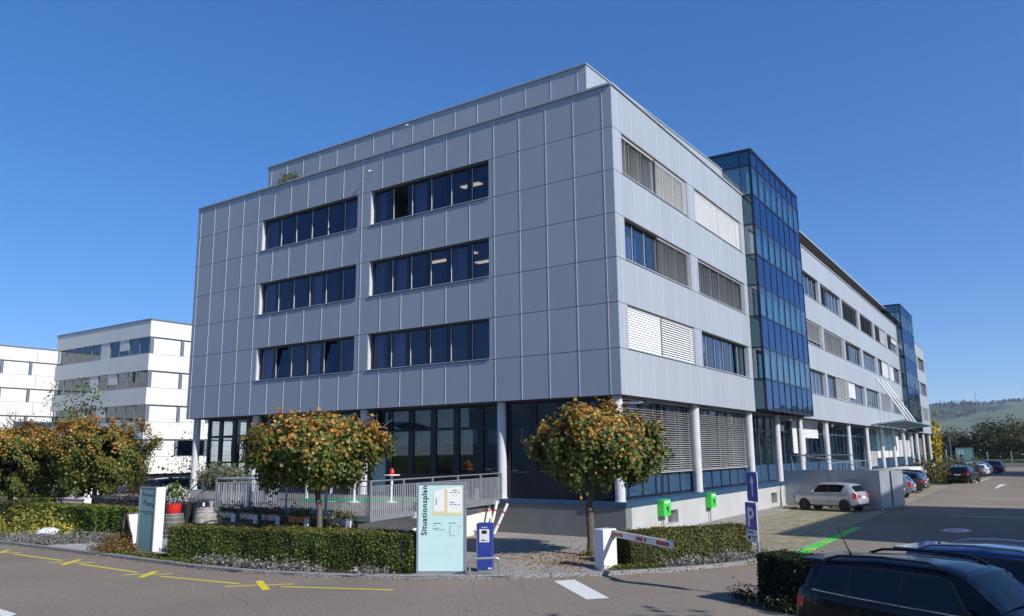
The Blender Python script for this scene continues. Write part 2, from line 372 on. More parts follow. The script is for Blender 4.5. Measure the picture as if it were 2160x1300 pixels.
def globe_maple(loc, rad, zc, label, group, seed_or=.5, trunk_r=.11, n=400, lean=(0., 0.)):
    t = empty('globe_maple', loc, 0, label, 'tree', group)
    p, d, cr = crown_points(n, 78, rad, .14, -.75, .55, .27)
    lo, hi = np.percentile(p, .5, axis=0), np.percentile(p, 99.5, axis=0); p = (p-(lo+hi)/2)/((hi-lo)/2)*np.array(rad); lx, ly = lean
    h = p[:, 2]/rad[2]
    pr_ = 1/(1+np.exp(-(h*3.5-1.95+(cr-.5)*3.4+seed_or)))
    ora = RNG.random(len(p)) < pr_
    col = np.where(ora[:, None], mixcol(len(p), ORANGES, (3, 3, 1.5, 2)), mixcol(len(p), GREENS, (4, 3, 3, 1.5)))
    leaves('crown', p+[lx, ly, zc], d+[0, 0, .35], RNG.uniform(.075, .14, len(p)), col, t, lobed=True)
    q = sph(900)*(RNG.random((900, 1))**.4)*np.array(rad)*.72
    leaves('inner_foliage', q+[lx, ly, zc], sph(900), RNG.uniform(.25, .4, 900), mixcol(900, [(.02, .028, .008), (.03, .035, .01)], (1, 1)), t)  # dark leaf fill added to block light through the crown
    mb = MB(); zb = zc-rad[2]*.7
    mb.tube([(0, 0, -.02), (.02, 0, .12), (.03, 0, .5), (-.03, .02, zb*.6), (lx*.8, ly*.8, zb), (lx, ly, zc)], [trunk_r*1.75, trunk_r*1.2, trunk_r, trunk_r*.92, trunk_r*.85, trunk_r*.5], 'bark', 12)
    mb.build('trunk', None, True).parent = t
    mb = MB()
    for k in range(9):
        a = k*.7+RNG.random(); r_ = rad[0]*RNG.uniform(.5, .8); zz = zc+RNG.uniform(-.2, .6)*rad[2]
        mb.tube([(lx*.8, ly*.8, zb+.1), (lx+math.cos(a)*r_*.5, ly+math.sin(a)*r_*.5, (zb+zz)/2+.15), (lx+math.cos(a)*r_, ly+math.sin(a)*r_, zz)], [.05, .03, .012], 'bark', 6)
    mb.build('limbs', None, True).parent = t
    return t
def hedge(name, outline, z0, z1, label, group, leaf=.055, dens=2600, cols=GREENS, wts=(4, 3, 3, 1), cat='hedge', top_brown=.25, rot=0):
    """clipped hedge: outline = 4 corners in order; leaves on sides and top around a dark twiggy core"""
    pts = [np.array(p[:2]) for p in outline]; cen = sum(pts)/len(pts)
    root = empty(name, (cen[0], cen[1], z0), 0, label, cat, group)
    mb = MB(); ins = [cen+(p-cen)*(1-.07/np.linalg.norm(p-cen)*1.6) for p in pts]
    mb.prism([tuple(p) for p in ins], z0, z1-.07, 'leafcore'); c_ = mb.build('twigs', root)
    P_, N_, C_ = [], [], []
    k = len(pts)
    area2 = sum(pts[i][0]*pts[(i+1) % k][1]-pts[(i+1) % k][0]*pts[i][1] for i in range(k))
    sg = 1 if area2 > 0 else -1
    for i in range(k):
        a, b = pts[i], pts[(i+1) % k]; L = np.linalg.norm(b-a); n = int(L*(z1-z0)*dens)
        u = RNG.random(n); z = RNG.random(n)*(z1-z0); nn = np.array([(b-a)[1], -(b-a)[0]])/L*sg
        off = RNG.normal(size=n)*.022+(RNG.random(n) < .03)*RNG.uniform(.02, .09, n)+.02*np.sin(u*L*3.1+z*4)+.02*np.sin(u*L*7.7)
        q = a+(b-a)*u[:, None]+nn*off[:, None]
        P_.append(np.column_stack([q, z0+z])); N_.append(np.tile([nn[0], nn[1], .3], (n, 1)))
        C_.append(np.zeros(n))
    a, b, c, d = pts[:4]; n = int(np.linalg.norm(b-a)*np.linalg.norm(c-b)*dens)
    u = RNG.random((n, 1)); v = RNG.random((n, 1)); q = a*(1-u)*(1-v)+b*u*(1-v)+c*u*v+d*(1-u)*v
    P_.append(np.column_stack([q, z1+RNG.normal(size=n)*.018+.015*np.sin(q[:, 0]*4)+(RNG.random(n) < .035)*RNG.uniform(.02, .10, n)])); N_.append(np.tile([0, 0, 1.], (n, 1))); C_.append((RNG.random(n) < top_brown).astype(float))
    P_ = np.concatenate(P_); N_ = np.concatenate(N_); C_ = np.concatenate(C_)
    col = mixcol(len(P_), cols, wts, .3); patch = np.sin(P_[:, 0]*1.9+1)*np.sin(P_[:, 1]*2.3)+np.sin(P_[:, 2]*5+P_[:, 0])*.5
    col *= (1+.26*patch)[:, None]; br = mixcol(len(P_), [(.22, .12, .04), (.25, .19, .07)], (1, 1))
    col = np.where(C_[:, None] > 0, br, col)
    lo = leaves('foliage', P_-[cen[0], cen[1], z0], N_, RNG.uniform(leaf*.7, leaf*1.35, len(P_)), col, root)
    return root
def bush(name, loc, rad, n, leaf, cols, wts, label, group=None, cat='shrub', spread=.1, stems=True, upward=.3, per=12):
    t = empty(name, loc, 0, label, cat, group)
    p, d, cr = crown_points(max(n//per, 4), per, rad, spread, -.3, .35, .2)
    p[:, 2] = np.abs(p[:, 2])+.02
    leaves('foliage', p, d+[0, 0, upward], RNG.uniform(leaf*.7, leaf*1.3, len(p)), mixcol(len(p), cols, wts, .3), t)
    if stems:
        mb = MB()
        for k in range(6):
            a = k*1.05; mb.tube([(math.cos(a)*.04, math.sin(a)*.04, 0), (math.cos(a)*rad[0]*.5, math.sin(a)*rad[1]*.5, rad[2]*.7)], [.018, .008], 'bark', 5)
        mb.build('stems').parent = t
    return t

def leafy_tree(x, y, h, r, cols, wts, lb, group=None, n=2600, leaf=.55, name='broadleaf_tree', z=0):
    t = empty(name, (x, y, z), 0, lb, 'tree', group)
    p, d, cr = crown_points(n//16, 16, (r, r*.9, h*.46), r*.13, -.95, .45, .35)
    leaves('crown', p+[0, 0, h*.54], d+[0, 0, .3], RNG.uniform(leaf*.6, leaf*1.2, len(p)), mixcol(len(p), cols, wts, .3)*(.8+.4*cr[:, None]), t)
    mb = MB(); mb.tube([(0, 0, 0), (0, 0, h*.35), (.1, 0, h*.8)], [r*.09, r*.07, r*.02], 'bark', 8); mb.build('trunk').parent = t
    return t
# ================================================================== ground
def sheet(name, pts, z, mt, kind='structure'):
    mb = MB(); mb.poly([(p[0], p[1], z) for p in pts], mt); o = mb.build(name); o['kind'] = kind
    if o.data.polygons[0].normal.z < 0: o.data.flip_normals()
    return o
sheet('ground', [(-4200, -4200), (4200, -4200), (4200, 4200), (-4200, 4200)], -.03, 'grass')
KERB = [(-60, -13.1), (-40, -12.9), (-21.1, -12.8), (-14.1, -12.85), (-8.0, -12.95), (-6.0, -12.85), (-4.1, -12.45), (-2.4, -11.9), (-.8, -11.15), (1.3, -9.85), (3.1, -8.25), (4.5, -6.6), (5.5, -4.95), (6.05, -3.5), (6.15, -2.1), (6.1, -1.2)]
sheet('road', [(-60, -60), (70, -60), (70, 150), (6.2-5.2, 150), (1.0, 148), (6.3, -1.2)]+KERB[::-1][1:-1]+[(-60, -13.1)], 0., 'asphalt')
# yard behind the kerb
YZ = .07
sheet('gravel_yard', KERB+[(6.1, -1.1), (0, -1.0), (0, 2), (-45, 2), (-60, 2)], YZ, 'gravel')
mb = MB()
def offset_line(pts, w):
    out = []
    for i, p in enumerate(pts):
        a = np.array(pts[max(i-1, 0)]); b = np.array(pts[min(i+1, len(pts)-1)]); d = (b-a)/np.linalg.norm(b-a); out.append((p[0]-d[1]*w, p[1]+d[0]*w))
    return out
# densify, cut into stones
def along(pts, step):
    out = [np.array(pts[0], float)]; pts = [np.array(p, float) for p in pts]
    seg = [np.linalg.norm(b-a) for a, b in zip(pts, pts[1:])]; tot = sum(seg); n = int(tot/step); cum = np.concatenate([[0], np.cumsum(seg)])
    return [np.array([np.interp(s, cum, [p[k] for p in pts]) for k in (0, 1)]) for s in np.linspace(0, tot, n+1)]
st = along(KERB, 1.0)
for i in range(len(st)-1):
    a, b = st[i], st[i+1]; d = (b-a)/np.linalg.norm(b-a); nrm = np.array([-d[1], d[0]]); g = d*.006; j = random.uniform(-.004, .004)
    mb.prism([a+g, b-g, b-g+nrm*.20, a+g+nrm*.20], -.02, .10+j, 'granite')
k_ = mb.build('kerb', None, False, .012); k_['kind'] = 'structure'
sheet('planting_bed', [(-60, -12.9), (-21.1, -12.58), (-14.4, -12.6), (-14.6, -9.2), (-60, -7.4)], YZ+.006, 'soil')
sheet('planting_strip', [(-13.2, -12.6), (-8.0, -12.72), (-6.0, -12.62), (-4.1, -12.2), (-2.5, -11.7), (-1.0, -10.9), (-1.6, -9.9), (-10, -11.6), (-13.2, -11.9)], YZ+.006, 'soil')
sheet('corner_bed', [(3.25, -7.6), (4.35, -6.4), (5.3, -4.8), (5.85, -3.4), (5.9, -1.3), (4.6, -1.2), (2.9, -6.0)], YZ+.006, 'soil')
sheet('path', [(-17.9, -12.62), (-14.2, -12.64), (-13.6, -11.4), (-15.2, -7.8), (-18.6, -7.8)], YZ+.012, 'slab')
# parking paving
m_, t_, b_ = new_mat('grass_pavers'); MT['pavers'] = m_
tc = t_.nodes.new('ShaderNodeTexCoord'); bk = t_.nodes.new('ShaderNodeTexBrick'); bk.inputs['Scale'].default_value = 1.; bk.inputs['Brick Width'].default_value = .26; bk.inputs['Row Height'].default_value = .2; bk.inputs['Mortar Size'].default_value = .03
bk.inputs['Color1'].default_value = (.46, .39, .29, 1); bk.inputs['Color2'].default_value = (.34, .29, .22, 1); bk.inputs['Mortar'].default_value = (.09, .085, .035, 1); bk.inputs['Mortar Smooth'].default_value = .4
lk(t_, tc.outputs['Object'], bk.inputs[0])
nz = t_.nodes.new('ShaderNodeTexNoise'); nz.inputs['Scale'].default_value = 1.1; nz.inputs['Detail'].default_value = 9; nz.inputs['Roughness'].default_value = .75; lk(t_, tc.outputs['Object'], nz.inputs[0])
mr = t_.nodes.new('ShaderNodeMapRange'); mr.inputs[1].default_value = .46; mr.inputs[2].default_value = .62; lk(t_, nz.outputs[0], mr.inputs[0])
mx = t_.nodes.new('ShaderNodeMix'); mx.data_type = 'RGBA'; lk(t_, mr.outputs[0], mx.inputs[0]); lk(t_, bk.outputs[0], mx.inputs[6]); mx.inputs[7].default_value = (.15, .145, .06, 1)
lk(t_, mx.outputs[2], b_.inputs[0]); b_.inputs['Roughness'].default_value = .95
bp = t_.nodes.new('ShaderNodeBump'); bp.inputs['Strength'].default_value = .6; bp.inputs['Distance'].default_value = .02; lk(t_, bk.outputs[1], bp.inputs['Height']); bp.invert = True; lk(t_, bp.outputs[0], b_.inputs['Normal'])
def xr(y, d): return DA[0]*y+NA[0]*d      # x of a line parallel to the right facade
sheet('parking_paving', [(6.25, -1.1), (xr(56, 6.1), 56), (xr(56, 0), 56), (0, -1.0)], .004, 'pavers')
mb = MB(); mb.prism([(6.16, -1.1), (6.28, -1.1), (xr(56, 6.1)+.03, 56), (xr(56, 6.1)-.09, 56)], -.02, .012, 'granite'); mb.build('paving_edge')['kind'] = 'structure'
mb = MB(); mb.prism([(.05, .3), (.55, -.4), (1.1, .3), (.55, 21), (-.65, 21)], -.02, .05, 'gravel'); mb.build('pebble_strip')['kind'] = 'structure'
# markings
def mark(name, pts, mt, z=.004, **k): return sheet(name, pts, z, mt)
mark('green_strip', [(6.30, -.9), (6.75, -.9), (6.36, 9.7), (5.93, 9.7)], 'green_mark', .009)
for i, yy in enumerate((0.6, 3.0, 5.4, 7.9)):
    xx = 6.52-.037*yy
    o = text('A', .55, Matrix.Translation((xx-.14, yy, .013)) @ Matrix.Scale(1.2, 4, (0, 1, 0)), 'yellow', name='bay_letter', bold=.015, extr=.0006); o['kind'] = 'structure'
for a, b in (((-16.8, -14.13), (-13.38, -14.16)), ((-12.01, -14.27), (-8.56, -14.35)), ((-7.27, -14.42), (-4.16, -14.08)), ((-2.83, -13.8), (.02, -12.66))):
    a = np.array(a); b = np.array(b); d = (b-a)/np.linalg.norm(b-a); n = np.array([-d[1], d[0]])*.06
    mark('yellow_line', [a-n, b-n, b+n, a+n], 'yellow')
for a, b, c, d in (((-18.4, -14.65), (-17.0, -13.8), (-17.2, -14.7), (-18.2, -13.7)), ((-13.3, -14.64), (-11.95, -13.85), (-12.17, -14.74), (-13.09, -13.72)), ((-8.47, -14.82), (-7.36, -13.96), (-7.51, -14.87), (-8.26, -13.95)), ((-4.12, -14.55), (-2.9, -13.35), (-4.12, -13.5), (-2.72, -14.35))):
    for k_, (p, q) in enumerate(((a, b), (c, d))):
        p = np.array(p); q = np.array(q); e = (q-p)/np.linalg.norm(q-p); n = np.array([-e[1], e[0]])*(.06 if k_ == 0 else .10)
        mark('yellow_cross', [p-n, q-n, q+n, p+n], 'yellow', .004+.004*k_)
mark('stop_bar', [(2.67, -9.43), (3.01, -8.95), (5.08, -10.87), (4.73, -11.29)], 'markw')
mark('white_line', [(-8, -19.0), (-4.9, -19.2), (-4.6, -19.5), (-8, -19.4)], 'markw')
def disc(name, c, r, mt, z, sc=1.):
    return sheet(name, [(c[0]+r*math.cos(k*math.pi/16), c[1]+r*math.sin(k*math.pi/16)*sc) for k in range(32)], z, mt)
disc('speed_disc_ring', (9.85, 10.1), .62, 'redm', .005, 1.7); disc('speed_disc', (9.85, 10.1), .47, 'markw', .009, 1.75)
text('20', .62, Matrix.Translation((9.49, 9.65, .013)) @ Matrix.Scale(1.7, 4, (0, 1, 0)), 'text', name='speed_number', bold=.012, extr=.0006)['kind'] = 'structure'
mark('lane_arrow', [(8.2, 51), (8.4, 51), (8.45, 57), (8.15, 57)], 'markw'); mark('arrow_head', [(7.9, 57), (8.7, 57), (8.3, 60)], 'markw', .006)
for i in range(8):      # worn bay lines beyond the wall
    yy = 22+i*2.62
    mark('bay_line', [(xr(yy, .9), yy), (xr(yy, 6.0), yy), (xr(yy, 6.0), yy+.10), (xr(yy, .9), yy+.10)], 'markw', .010)
for i in range(6):
    yy = 14.+i*4.1; mark('worn_line', [(8.6, yy), (13.5, yy+.3), (13.5, yy+.42), (8.6, yy+.12)], 'markw', .004) if i % 2 else None
mark('repaired_patch', [(9.2, 14.2), (13.8, 14.2), (13.8, 21), (8.8, 21.4)], 'asphalt', .002)
for a, b in (((70, 88), (5.4, 88.2)),):
    mark('white_line', [(5.0, 88), (60, 86), (60, 86.3), (5.0, 88.3)], 'markw'); mark('give_way_box', [(5.2, 83), (7.4, 83), (7.9, 84.2), (5.6, 84.2)], 'markw', .006)
for i_, (a, b) in enumerate((((.9, -10.6), (3.6, -13.8)), ((1.9, -9.9), (4.3, -12.9)), ((5.2, -9.3), (8.6, -9.9)), ((-3, -15.2), (2.5, -17.5)), ((6.6, -6.2), (10.5, -3.0)))):
    a = np.array(a); b = np.array(b); mb = MB(); d = (b-a)/np.linalg.norm(b-a); n = np.array([-d[1], d[0]]); prev = a; k = 16
    for q in range(1, k+1):
        cur = a+(b-a)*q/k+n*random.uniform(-.07, .07); w_ = random.uniform(.003, .008); mb.poly([(*(prev-n*w_), .003), (*(cur-n*w_), .003), (*(cur+n*w_), .003), (*(prev+n*w_), .003)], 'greyframe'); prev = cur
    o = mb.build('asphalt_crack'); o['kind'] = 'structure'
mb = MB(); mb.lathe([(.0, 0), (.36, 0), (.36, .004), (.0, .004)], (9.0, 3.4, .001), 'granite', 28); mb.build('manhole_cover')['kind'] = 'structure'
# fallen leaves (nobody could count them)
def scatter(name, fn, n, size, cols, z):
    p = np.array([fn() for _ in range(n)]); p = np.column_stack([p, np.full(n, z)+RNG.random(n)*.025])
    o = leaves(name, p, np.tile([0, 0, 1.6], (n, 1)), RNG.uniform(size*.6, size*1.3, n), mixcol(n, cols, [1]*len(cols), .25)); o['kind'] = 'stuff'; o['label'] = 'dry orange leaves lying scattered on the ground by the kerb'; o['category'] = 'fallen leaves'
    return o
FALL = [(.42, .22, .06), (.34, .15, .04), (.45, .30, .09), (.25, .12, .05)]
def near_kerb():
    i = random.random()*(len(st)-3); i = 38+random.random()*(len(st)-40); a = st[int(i)]; b = st[int(i)+1]; p = a+(b-a)*random.random(); d = (b-a)/np.linalg.norm(b-a)
    return p-np.array([-d[1], d[0]])*abs(random.gauss(0, .22))
scatter('fallen_leaves', near_kerb, 420, .07, FALL, .012)
scatter('fallen_leaves', lambda: np.array([random.gauss(1.4, 1.4), random.gauss(-6.2, 1.2)]), 900, .085, FALL, YZ+.01)
scatter('fallen_leaves', lambda: np.array([random.gauss(2.0, 2.5), random.gauss(2.5, 2.2)])+(3, 0), 250, .05, [(.12, .10, .05), (.2, .13, .06)], .012)

# ================================================================== the office building
B = empty('office_building', (0, 0, 0), 0, 'large silver-panelled four storey office building with two dark glass towers', 'building')
def lbox(mb, t0, t1, d0, d1, z0, z1, mt): mb.box((t0, d0, z0), (t1, d1, z1), mt)
def panels(mb, t0, t1, z0, z1, d0=-.03, d1=0., gap=.012):
    mb.t = random.uniform(.965, 1.035); lbox(mb, t0+gap, t1-gap, d0, d1, z0+gap, z1-gap, 'clad'); mb.t = 1.
LW = 28.906
LWIN = [(6.40, 13.89), (14.86, 22.55)]
def facade(name, FM, tA, tB, joints, wins, fin, coping=True, recess=.22):
    """cladding of one facade stretch: panels on a dark backing with openings"""
    mb = MB(FM); rows = range(7)
    edges = sorted(set([tA]+[j for j in joints if tA+.15 < j < tB-.15]+[tB]))
    for r in rows:
        z1, z0 = LV[r], LV[r+1]; holes = wins if r % 2 == 1 else []
        segs = []; cur = tA
        for a, b in holes:
            segs.append((cur, a)); cur = b
        segs.append((cur, tB))
        for a, b in segs:
            lbox(mb, max(a, .06), b, -recess-.1, -.034, z0, z1, "backing")
            es = [a]+[e for e in edges if a+.12 < e < b-.12]+[b]
            for p, q in zip(es, es[1:]): panels(mb, p, q, z0, z1)
            for e in es[1:-1]: lbox(mb, e-.004 if fin > .005 else e-.010, e+.012 if fin > .005 else e+.010, -.03, fin, z0+.02, z1-.02, 'profile')
    o = mb.build(name, B)
    if coping:
        mb = MB(FM); lbox(mb, tA-.0, tB, -.5, .07, LV[0]+.001, LV[0]+.09, 'clad'); mb.build('roof_coping', o)
    return o
jl = [S1+P1*k for k in range(21)]
fl = facade('cladding', LFM, 0, LW, jl, LWIN, .014)
jr = [.517+1.4129*k for k in range(80)]
W1 = [(.87, 8.42), (9.48, 17.05)]
W2 = list(zip([29.65, 37.85, 46.4, 55.1, 63.6, 72.1], [37.15, 45.75, 54.0, 62.6, 71.1, 79.9]))
W3 = [(92.5, 99.9), (100.8, 108.4)]
fr1 = facade('cladding', RFM, .0, L1, jr, W1, .003)
fr2 = facade('cladding', RFM, T1, L2, jr, W2, .003)
fr3 = facade('cladding', RFM, T2, L3, jr, W3, .003)
# body behind the cladding, soffits, end wall
mb = MB(RFM)
for a, b in ((1.2, L3-.05),):
    for zz in (LV[0]-.25, LV[1]+.35, LV[2]-.1, LV[3]+.35, LV[4]-.1, LV[5]+.35, LV[6]-.1): lbox(mb, a, b, -15.5, -.40, zz-.12, zz, 'room')
    lbox(mb, a, b, -15.5, -.34, LV[7]-.02, LV[7]+.25, 'soffit')
lbox(mb, 5.2, L3-.1, -6.0, -5.8, LV[7]+.25, LV[0]-.25, 'room')
for t in (5.2, 9., 17.4, 29.2, 37.5, 46., 54.5, 63.1, 71.6, 80.4, 91.9, 100.3): lbox(mb, t, t+.12, -5.8, -.45, LV[7]+.25, LV[0]-.25, 'room')
lbox(mb, L3-.1, L3, -15.5, -.33, LV[7], LV[0], 'clad')
mb.build('inner_floors', B)
mb = MB(LFM)
lbox(mb, 9., LW-.1, -5.2, -5.0, LV[7]+.25, LV[0]-.1, 'room')
for t in (5.5, 14.3, 22.8): lbox(mb, t, t+.12, -5.0, -.45, LV[7]+.25, LV[0]-.25, 'room')
lbox(mb, LW-.10, LW, -15, -.33, LV[7], LV[0], 'clad')
for zz in (LV[0]-.25, LV[1]+.35, LV[2]-.1, LV[3]+.35, LV[4]-.1, LV[5]+.35, LV[6]-.1): lbox(mb, 1.2, LW-.12, -5.0, -.41, zz-.11, zz+.005, 'room')
lbox(mb, 1.2, LW-.1, -15, -.35, LV[7]-.015, LV[7]+.24, 'soffit')
mb.build('inner_floors', B)
mb = MB(); mb.prism([(-.5, .5), (-1.1, 17), (-28.8, 17), (-28.8, .5)], LV[0]-.3, LV[0]-.15, 'concrete'); mb.build('roof', B)
mb = MB(RFM); lbox(mb, 15, L3-.2, -15, -.5, LV[0]-.14, LV[0]-.02, 'concrete'); mb.build('roof', B)
# windows -------------------------------------------------------------
def slats(mb, t0, t1, z0, z1, d, tilt, mt, pitch=.105, wid=.095):
    n = int((z1-z0)/pitch); ca, sa = math.cos(tilt)*wid/2, math.sin(tilt)*wid/2; th = .004
    for i in range(n):
        z = z1-(i+.5)*pitch
        p = [(t0, d-ca, z+sa), (t1, d-ca, z+sa), (t1, d+ca, z-sa), (t0, d+ca, z-sa)]
        mb.poly(p, mt)
    lbox(mb, t0, t1, d-.03, d+.03, z1-.02, z1+.03, mt); lbox(mb, t0, t1, d-.02, d+.02, z1-n*pitch-.03, z1-n*pitch, mt)
    for u in (.12, .5, .88): x = t0+(t1-t0)*u; lbox(mb, x-.006, x+.006, d+.030, d+.036, z1-n*pitch, z1, mt)
def window(FM, a, b, z0, z1, bays, blinds=(), frame='navy', glass='glass', mull=.16, recess=.22, tilt_open=(), curtains=(), lamps=(), label=None, open_pane=None, jamb='jamb', sub=None):
    mb = MB(FM); g = .035
    lbox(mb, a, b, -recess-.07, -recess+.0, z0, z0+.08, frame); lbox(mb, a, b, -recess-.07, -recess, z1-.08, z1, frame)
    bw = (b-a)/bays
    for k in range(bays+1):
        x = a+k*bw; h = mull/2 if 0 < k < bays else mull*.55
        lbox(mb, max(a, x-h), min(b, x+h), -recess-.07, -recess+.004, z0+.08, z1-.08, frame)
        if 0 < k < bays: lbox(mb, x-h-.012, x-h, -recess-.02, -recess+.02, z0+.08, z1-.08, 'jamb')  # pale strip paints the sunlit edge of each mullion
    wo = mb.build('window', B)
    if label: wo['label'] = label
    mb = MB(FM)      # reveal and sill
    lbox(mb, b-.006, b+.0, -recess, -.031, z0, z1, jamb); lbox(mb, a, a+.006, -recess, -.031, z0, z1, jamb)
    lbox(mb, a, b, -recess, -.031, z1-.012, z1, 'soffit')
    mb.build('reveal', wo)
    mb = MB(FM); lbox(mb, a-.02, b+.02, -recess+.005, .045, z0-.03, z0+.012, 'clad'); mb.build('sill', wo)
    mb = MB(FM)
    for k in range(bays):
        if k == open_pane: continue
        x0, x1 = a+k*bw+mull/2, a+(k+1)*bw-mull/2; dj = random.uniform(-.014, .014)
        if k in tilt_open:
            mb.poly([(x0, -recess-.03, z0+.08), (x1, -recess-.03, z0+.08), (x1, -recess-.20, z1-.1), (x0, -recess-.20, z1-.1)], glass)
        else:
            mb.poly([(x0, -recess-.035+dj, z0+.08), (x1, -recess-.035-dj, z0+.08), (x1, -recess-.035-dj*.5, z1-.08), (x0, -recess-.035+dj*.7, z1-.08)], glass)
    mb.build('pane', wo)
    if tilt_open:
        mb = MB(FM)
        for k in tilt_open:
            x0, x1 = a+k*bw+mull/2, a+(k+1)*bw-mull/2
            mb.tube([(x0, -recess-.02, z0+.09), (x0, -recess-.19, z1-.1)], .03, frame, 4); mb.tube([(x1, -recess-.02, z0+.09), (x1, -recess-.19, z1-.1)], .03, frame, 4)
        mb.build('sash', wo)
    for (u0, u1, cov, tilt, mt) in blinds:
        mb = MB(FM); t0 = a+(b-a)*u0+.02; t1 = a+(b-a)*u1-.02
        slats(mb, t0, t1, z1-.04-(z1-z0-.06)*cov, z1-.05, -recess+.11, tilt, mt); mb.build('blind', wo)
    if curtains:
        mb = MB(FM)
        for u0, u1, cm in curtains:
            t0, t1 = a+(b-a)*u0, a+(b-a)*u1; n = max(int((t1-t0)/.09), 2)
            for i in range(n):
                x0, x1 = t0+(t1-t0)*i/n, t0+(t1-t0)*(i+1)/n; y0, y1 = (-.62, -.56) if i % 2 else (-.56, -.62)
                mb.poly([(x0, y0, z0), (x1, y1, z0), (x1, y1, z1), (x0, y0, z1)], cm)
        mb.build('curtain', wo)
    if lamps:
        mb = MB(FM)
        for u, dd in lamps:
            x = a+(b-a)*u; lbox(mb, x-.6, x+.6, -dd-.35, -dd, z1+.19, z1+.222, 'lamp')
        mb.build('ceiling_lamp', wo)
    return wo
ro = [(LV[2]+.05, LV[1]-.02), (LV[4]+.05, LV[3]-.02), (LV[6]+.05, LV[5]-.02)]
LSET = [  # (row, which window, curtains (0 = right end), lamps, tilt, open)
 (0, 0, ((.50, .66, 'curtain'), (.93, 1, 'curtain')), ((.12, 2.0), (.42, 2.6)), (), 4),
 (0, 1, ((.02, .22, 'curtain'), (.9, 1, 'curtain')), (), (), None),
 (1, 0, ((.17, .34, 'curtain'), (.68, .82, 'curtain'), (.93, 1, 'curtain')), ((.08, 2.), (.42, 2.2), (.44, 4.), (.7, 2.5)), (), None),
 (1, 1, ((.36, .5, 'curtain'), (.88, 1, 'curtain')), ((.1, 2.4),), (), None),
 (2, 0, ((.68, .83, 'curtain'), (.93, 1, 'curtain')), (), (), None),
 (2, 1, ((.36, .5, 'curtain'), (.9, 1, 'curtain')), (), (1, 4), None)]
for r, k, cu, la, ti, op in LSET:
    window(LFM, *LWIN[k], *ro[r], 6, glass='glassl', mull=.30, curtains=cu, lamps=la, tilt_open=ti, open_pane=op)
O_, C_ = R(18), R(74)
BL = {  # block1: row -> [window A blinds, window B blinds]
 (0, 0): [(0, .48, 1, R(46), 'slatw'), (.5, 1, 1, R(58), 'slatw')], (0, 1): [(0, .5, 1, C_, 'slatw'), (.5, 1, 1, C_, 'slatw')],
 (1, 0): [(.48, 1, 1, R(38), 'slat')], (1, 1): [(0, .5, 1, R(36), 'slat'), (.5, 1, 1, R(36), 'slat')],
 (2, 0): [(0, .48, 1, C_, 'slatw'), (.49, 1, 1, R(56), 'slatw')], (2, 1): []}
for (r, k), bl in BL.items():
    window(RFM, *W1[k], *ro[r], 6, blinds=bl, mull=.2, frame='navy', curtains=((.05, .3, 'curtain'), (.55, .62, 'curtain')) if (r, k) in ((2, 1), (1, 0)) else ())
BL2 = {(0, 0): [(0, .25, 1, R(30), 'slatb')], (0, 1): [(0, .42, 1, R(35), 'slatb')], (0, 2): [(0, 1, 1, R(40), 'slatb')], (0, 3): [(0, 1, 1, R(40), 'slatb')], (0, 4): [(0, .5, 1, R(35), 'slatb'), (.5, 1, .9, C_, 'slat')], (0, 5): [(0, .5, 1, R(40), 'slatb'), (.5, 1, .35, C_, 'slatw')],
 (1, 0): [(0, 1, .82, R(45), 'slat')], (1, 1): [(0, 1, 1, R(42), 'slat')], (1, 2): [(0, .4, 1, R(30), 'slatb')], (1, 3): [], (1, 4): [(.45, 1, 1, C_, 'slatw')], (1, 5): [(0, .45, 1, C_, 'slatw')],
 (2, 0): [], (2, 1): [(.45, 1, 1, R(45), 'slat')], (2, 2): [(0, .45, .75, C_, 'slatw')], (2, 3): [], (2, 4): [(0, 1, 1, R(40), 'slat')], (2, 5): []}
for (r, k), bl in BL2.items():
    window(RFM, *W2[k], *ro[r], 6, blinds=bl, mull=.22, frame='greyframe' if (r+k) % 3 else 'navy', curtains=() if bl else ((.1, .35, 'curtain'), (.6, .75, 'curtain')))
for r in range(3):
    for k in range(2):
        window(RFM, *W3[k], *ro[r], 6, blinds=[(0, 1, 1, R(40), 'slat')] if (r == 2 or (r, k) == (0, 0)) else [(.0, .3, 1, R(40), 'slatb')], mull=.22)
